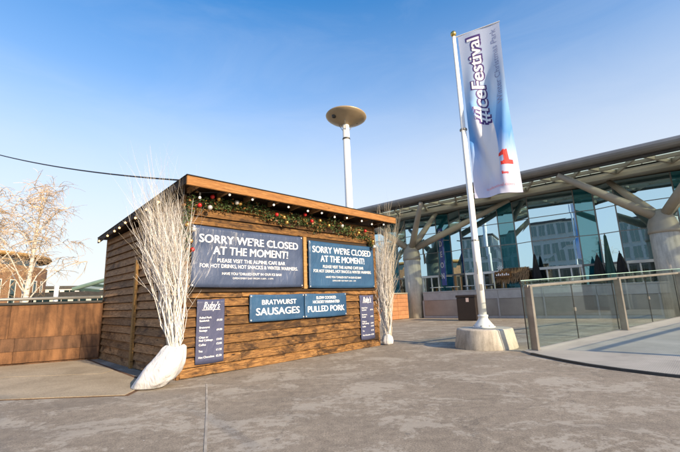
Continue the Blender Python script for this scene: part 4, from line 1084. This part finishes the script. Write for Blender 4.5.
# ------------------------------------------------------------------ birch trees
def birch(loc, H, seed, label, lean=0.0, nb=24, group=None, dens=14):
    r = random.Random(seed)
    o = thing('birch_tree', label, 'tree', loc, 0, group)
    tm = MB(); cm = MB()
    tp = [Vector((lean * t * H * 0.25 + 0.08 * math.sin(3 * t + seed), 0.08 * math.sin(4 * t + seed * 2), H * 0.97 * t)) for t in [i / 10 for i in range(11)]]
    tm.tube(tp, [0.15 * (1 - 0.92 * i / 10) * H / 7 for i in range(11)], 9)
    for i in range(nb):
        t = 0.18 + 0.75 * (i + r.random()) / nb; k = min(9, int(t * 10)); st = tp[k].lerp(tp[k+1], t * 10 - k)
        a = i * 2.4 + r.uniform(-.4, .4); L = H * (0.50 * (1 - t) + 0.16) * r.uniform(0.75, 1.2)
        d = Vector((math.cos(a), math.sin(a), r.uniform(1.0, 2.1))).normalized(); pts = [st]
        for j in range(7):
            d = (d + Vector((r.gauss(0, .1), r.gauss(0, .1), 0.05 - 0.06 * j))).normalized(); pts.append(pts[-1] + d * L / 7)
        r0_ = 0.042 * (1 - t * .6) * H / 7
        tm.tube(pts, [r0_ * (1 - 0.85 * j / 7) for j in range(8)], 5, False)
        for s_ in range(dens):
            j = r.randint(2, 7); q = pts[j]; d2 = (Vector((r.gauss(0, 1), r.gauss(0, 1), r.gauss(0.3, .5)))).normalized(); sp = [q]; LL = r.uniform(0.35, 0.95) * H / 7
            for z in range(5):
                d2 = (d2 + Vector((r.gauss(0, .12), r.gauss(0, .12), -0.13))).normalized(); sp.append(sp[-1] + d2 * LL / 5)
            cm.tube(sp, [0.014, 0.012, 0.010, 0.008, 0.006, 0.005], 3, False)
            for w in range(4):
                q2 = sp[r.randint(1, 5)]; d3 = (d2 + Vector((r.gauss(0, .8), r.gauss(0, .8), r.gauss(-.2, .5)))).normalized(); l3 = r.uniform(.2, .5)
                cm.tube([q2, q2 + d3 * l3 * .5, q2 + d3 * l3 + Vector((0, 0, -.06))], [0.008, 0.006, 0.005], 3, False)
    put('trunk', tm, M['birch'], o, True); put('crown', cm, M['birchtwig'], o)['kind'] = 'stuff'
birch((-15.0, 18.2, 0), 7.3, 3, 'white trunked birch tree with forked bare limbs beyond the low wall', 0.25)
birch((-17.3, 18.6, 0), 7.0, 8, 'slender bare birch tree behind the larger birch', -0.1)

# ------------------------------------------------------------------ far buildings on the left
rbld = thing('round_building', 'curved brown brick building with a flat overhanging roof behind birches', 'building', (-43.5, 41.0, 0))
m = MB(); m.lathe([(9.5, 0), (9.5, 6.0)], 40); put('wall', m, M['brick'], rbld)
put('roof', MB().lathe([(9.2, 6.9), (10.6, 7.0), (10.7, 7.15), (10.6, 7.35), (3.0, 7.5)], 40, (-1.0, 0, 0)), M['paletimber'], rbld)
put('clerestory', MB().lathe([(8.6, 6.0), (8.6, 6.9)], 40), M['winglass'], rbld)
for i in range(18):
    a = -2.3 + i * 0.155
    wn_ = put('window', MB().box(-0.28, 0.28, -0.06, 0.04, 1.9, 4.4), M['winglass'], rbld, loc=(9.5 * math.cos(a), 9.5 * math.sin(a), 0), rot=a + math.pi / 2)
    put('frame', MB().box(-0.34, 0.34, -0.10, -0.062, 4.4, 4.5).box(-0.34, 0.34, -0.10, -0.062, 1.8, 1.9).box(-0.34, -0.28, -0.10, -0.062, 1.9, 4.4).box(0.28, 0.34, -0.10, -0.062, 1.9, 4.4), M['render_w'], wn_)
put('plinth_band', MB().lathe([(9.62, 0), (9.62, 1.3), (9.5, 1.4)], 40), M['render_w'], rbld)
def block(name, label, cat, loc, rot, w, d, h, mat, floors, cols, pane=M['winglass'], group=None, wfrac=0.7, flat=True):
    o = thing(name, label, cat, loc, rot, group)
    put('wall', MB().box(-w/2, w/2, -d/2, d/2, 0, h), mat, o)
    put('roof', MB().box(-w/2 - .25, w/2 + .25, -d/2 - .25, d/2 + .25, h, h + .4), M['darksteel'], o)
    fh = h / floors
    for side, (L, dist, ang) in enumerate(((w, d/2, 0), (d, w/2, math.pi/2), (d, w/2, -math.pi/2))):
        nc = cols if side == 0 else max(2, int(cols * d / w)); cw = L / nc
        me = MB().box(-cw * wfrac/2, cw * wfrac/2, -0.03, 0.02, 0, fh * 0.72).mesh('window')
        mf = MB().box(-cw*wfrac/2 - .06, cw*wfrac/2 + .06, -0.06, -0.032, -0.08, 0.0).box(-0.03, 0.03, -0.05, -0.032, 0, fh * .72).mesh('frame')
        for f in range(floors):
            for c in range(nc):
                x = -L/2 + cw * (c + .5); mt = Matrix.Rotation(ang, 4, 'Z') @ Vector((x, -dist - 0.01, fh * (f + 0.16)))
                wo = link('window', me, pane, o, loc=mt, rot=ang); link('frame', mf, M['officelight'], wo)
    return o
block('white_building', 'small white rendered building far beyond the low wall', 'building', (-46.0, 66.0, 0), 0.5, 10, 8, 4.6, M['render_w'], 2, 5)
block('pale_hall', 'long low pale green hall beyond the birches', 'building', (-26.0, 47.0, 0), 0.2, 16, 8, 2.7, M['hallwall'], 1, 9)
# glazed shelter behind the hut
sh = thing('glass_shelter', 'green framed shelter with ribbed glass canopy behind the hut', 'shelter', (-9.9, 18.6, 0), 0.2)
put('canopy', MB().quad((-2.2, -1, 2.15), (2.6, -1, 3.55), (2.6, 1.4, 3.55), (-2.2, 1.4, 2.15)), M['roofglass'], sh).modifiers.new('t', 'SOLIDIFY').thickness = 0.04
for i in range(9):
    t = i / 8; x = -2.2 + 4.8 * t; z = 2.15 + 1.4 * t
    put('rib', MB().box(x - 0.05, x + 0.05, -1.06, 1.46, z - 0.15, z - 0.03), M['greenmetal'], sh)
put('edge_beam', MB().tube([(-2.3, -1.05, 2.05), (2.7, -1.05, 3.5)], 0.09, 8), M['greenmetal'], sh)
for (x, z) in ((-1.4, 2.3), (0.4, 2.8), (2.2, 3.3)):
    put('post', MB().tube([(x, 0.9, 0), (x, 0.9, z)], 0.07, 8), M['greenmetal'], sh)
tp_ = thing('white_post', 'plain white post standing beyond the low wall', 'post', (-18.2, 24.6, 0))
put('shaft', MB().tube([(0, 0, 0), (0, 0, 2.6)], 0.13, 10), M['white'], tp_, True); put('cap', MB().lathe([(0.15, 2.6), (0.15, 2.66), (0.02, 2.72)], 10), M['white'], tp_)

# ------------------------------------------------------------------ office blocks behind the viewer, seen mirrored in the panes
for (x, y, w, h, lab, mt) in ((-50.0, -19.5, 13, 13.6, 'grey green office block farthest from the bare birches', 'officeclad'), (-37.5, -31.5, 12, 14.6, 'grey green office block between its two neighbours', 'officeclad'), (-26.5, -41.0, 12, 14.0, 'grey green office block closest to the bare birches', 'officeclad')):
    rot = math.atan2(-y, -x + 10) - math.pi / 2 + math.pi + 0.5
    block('office_block', lab, 'building', (x, y, 0), rot, w, 10, h, M[mt], 5, 7, wfrac=0.70)

# bare street trees behind the viewer whose shadows streak the asphalt
birch((5.2, -6.6, 0), 6.8, 42, 'bare birch rooted on the asphalt nearer the ramp than its twin', -0.1, nb=15, dens=8)
birch((1.5, -9.0, 0), 7.4, 43, 'bare birch rooted on the asphalt nearer the office blocks', 0.1, nb=16, dens=8)
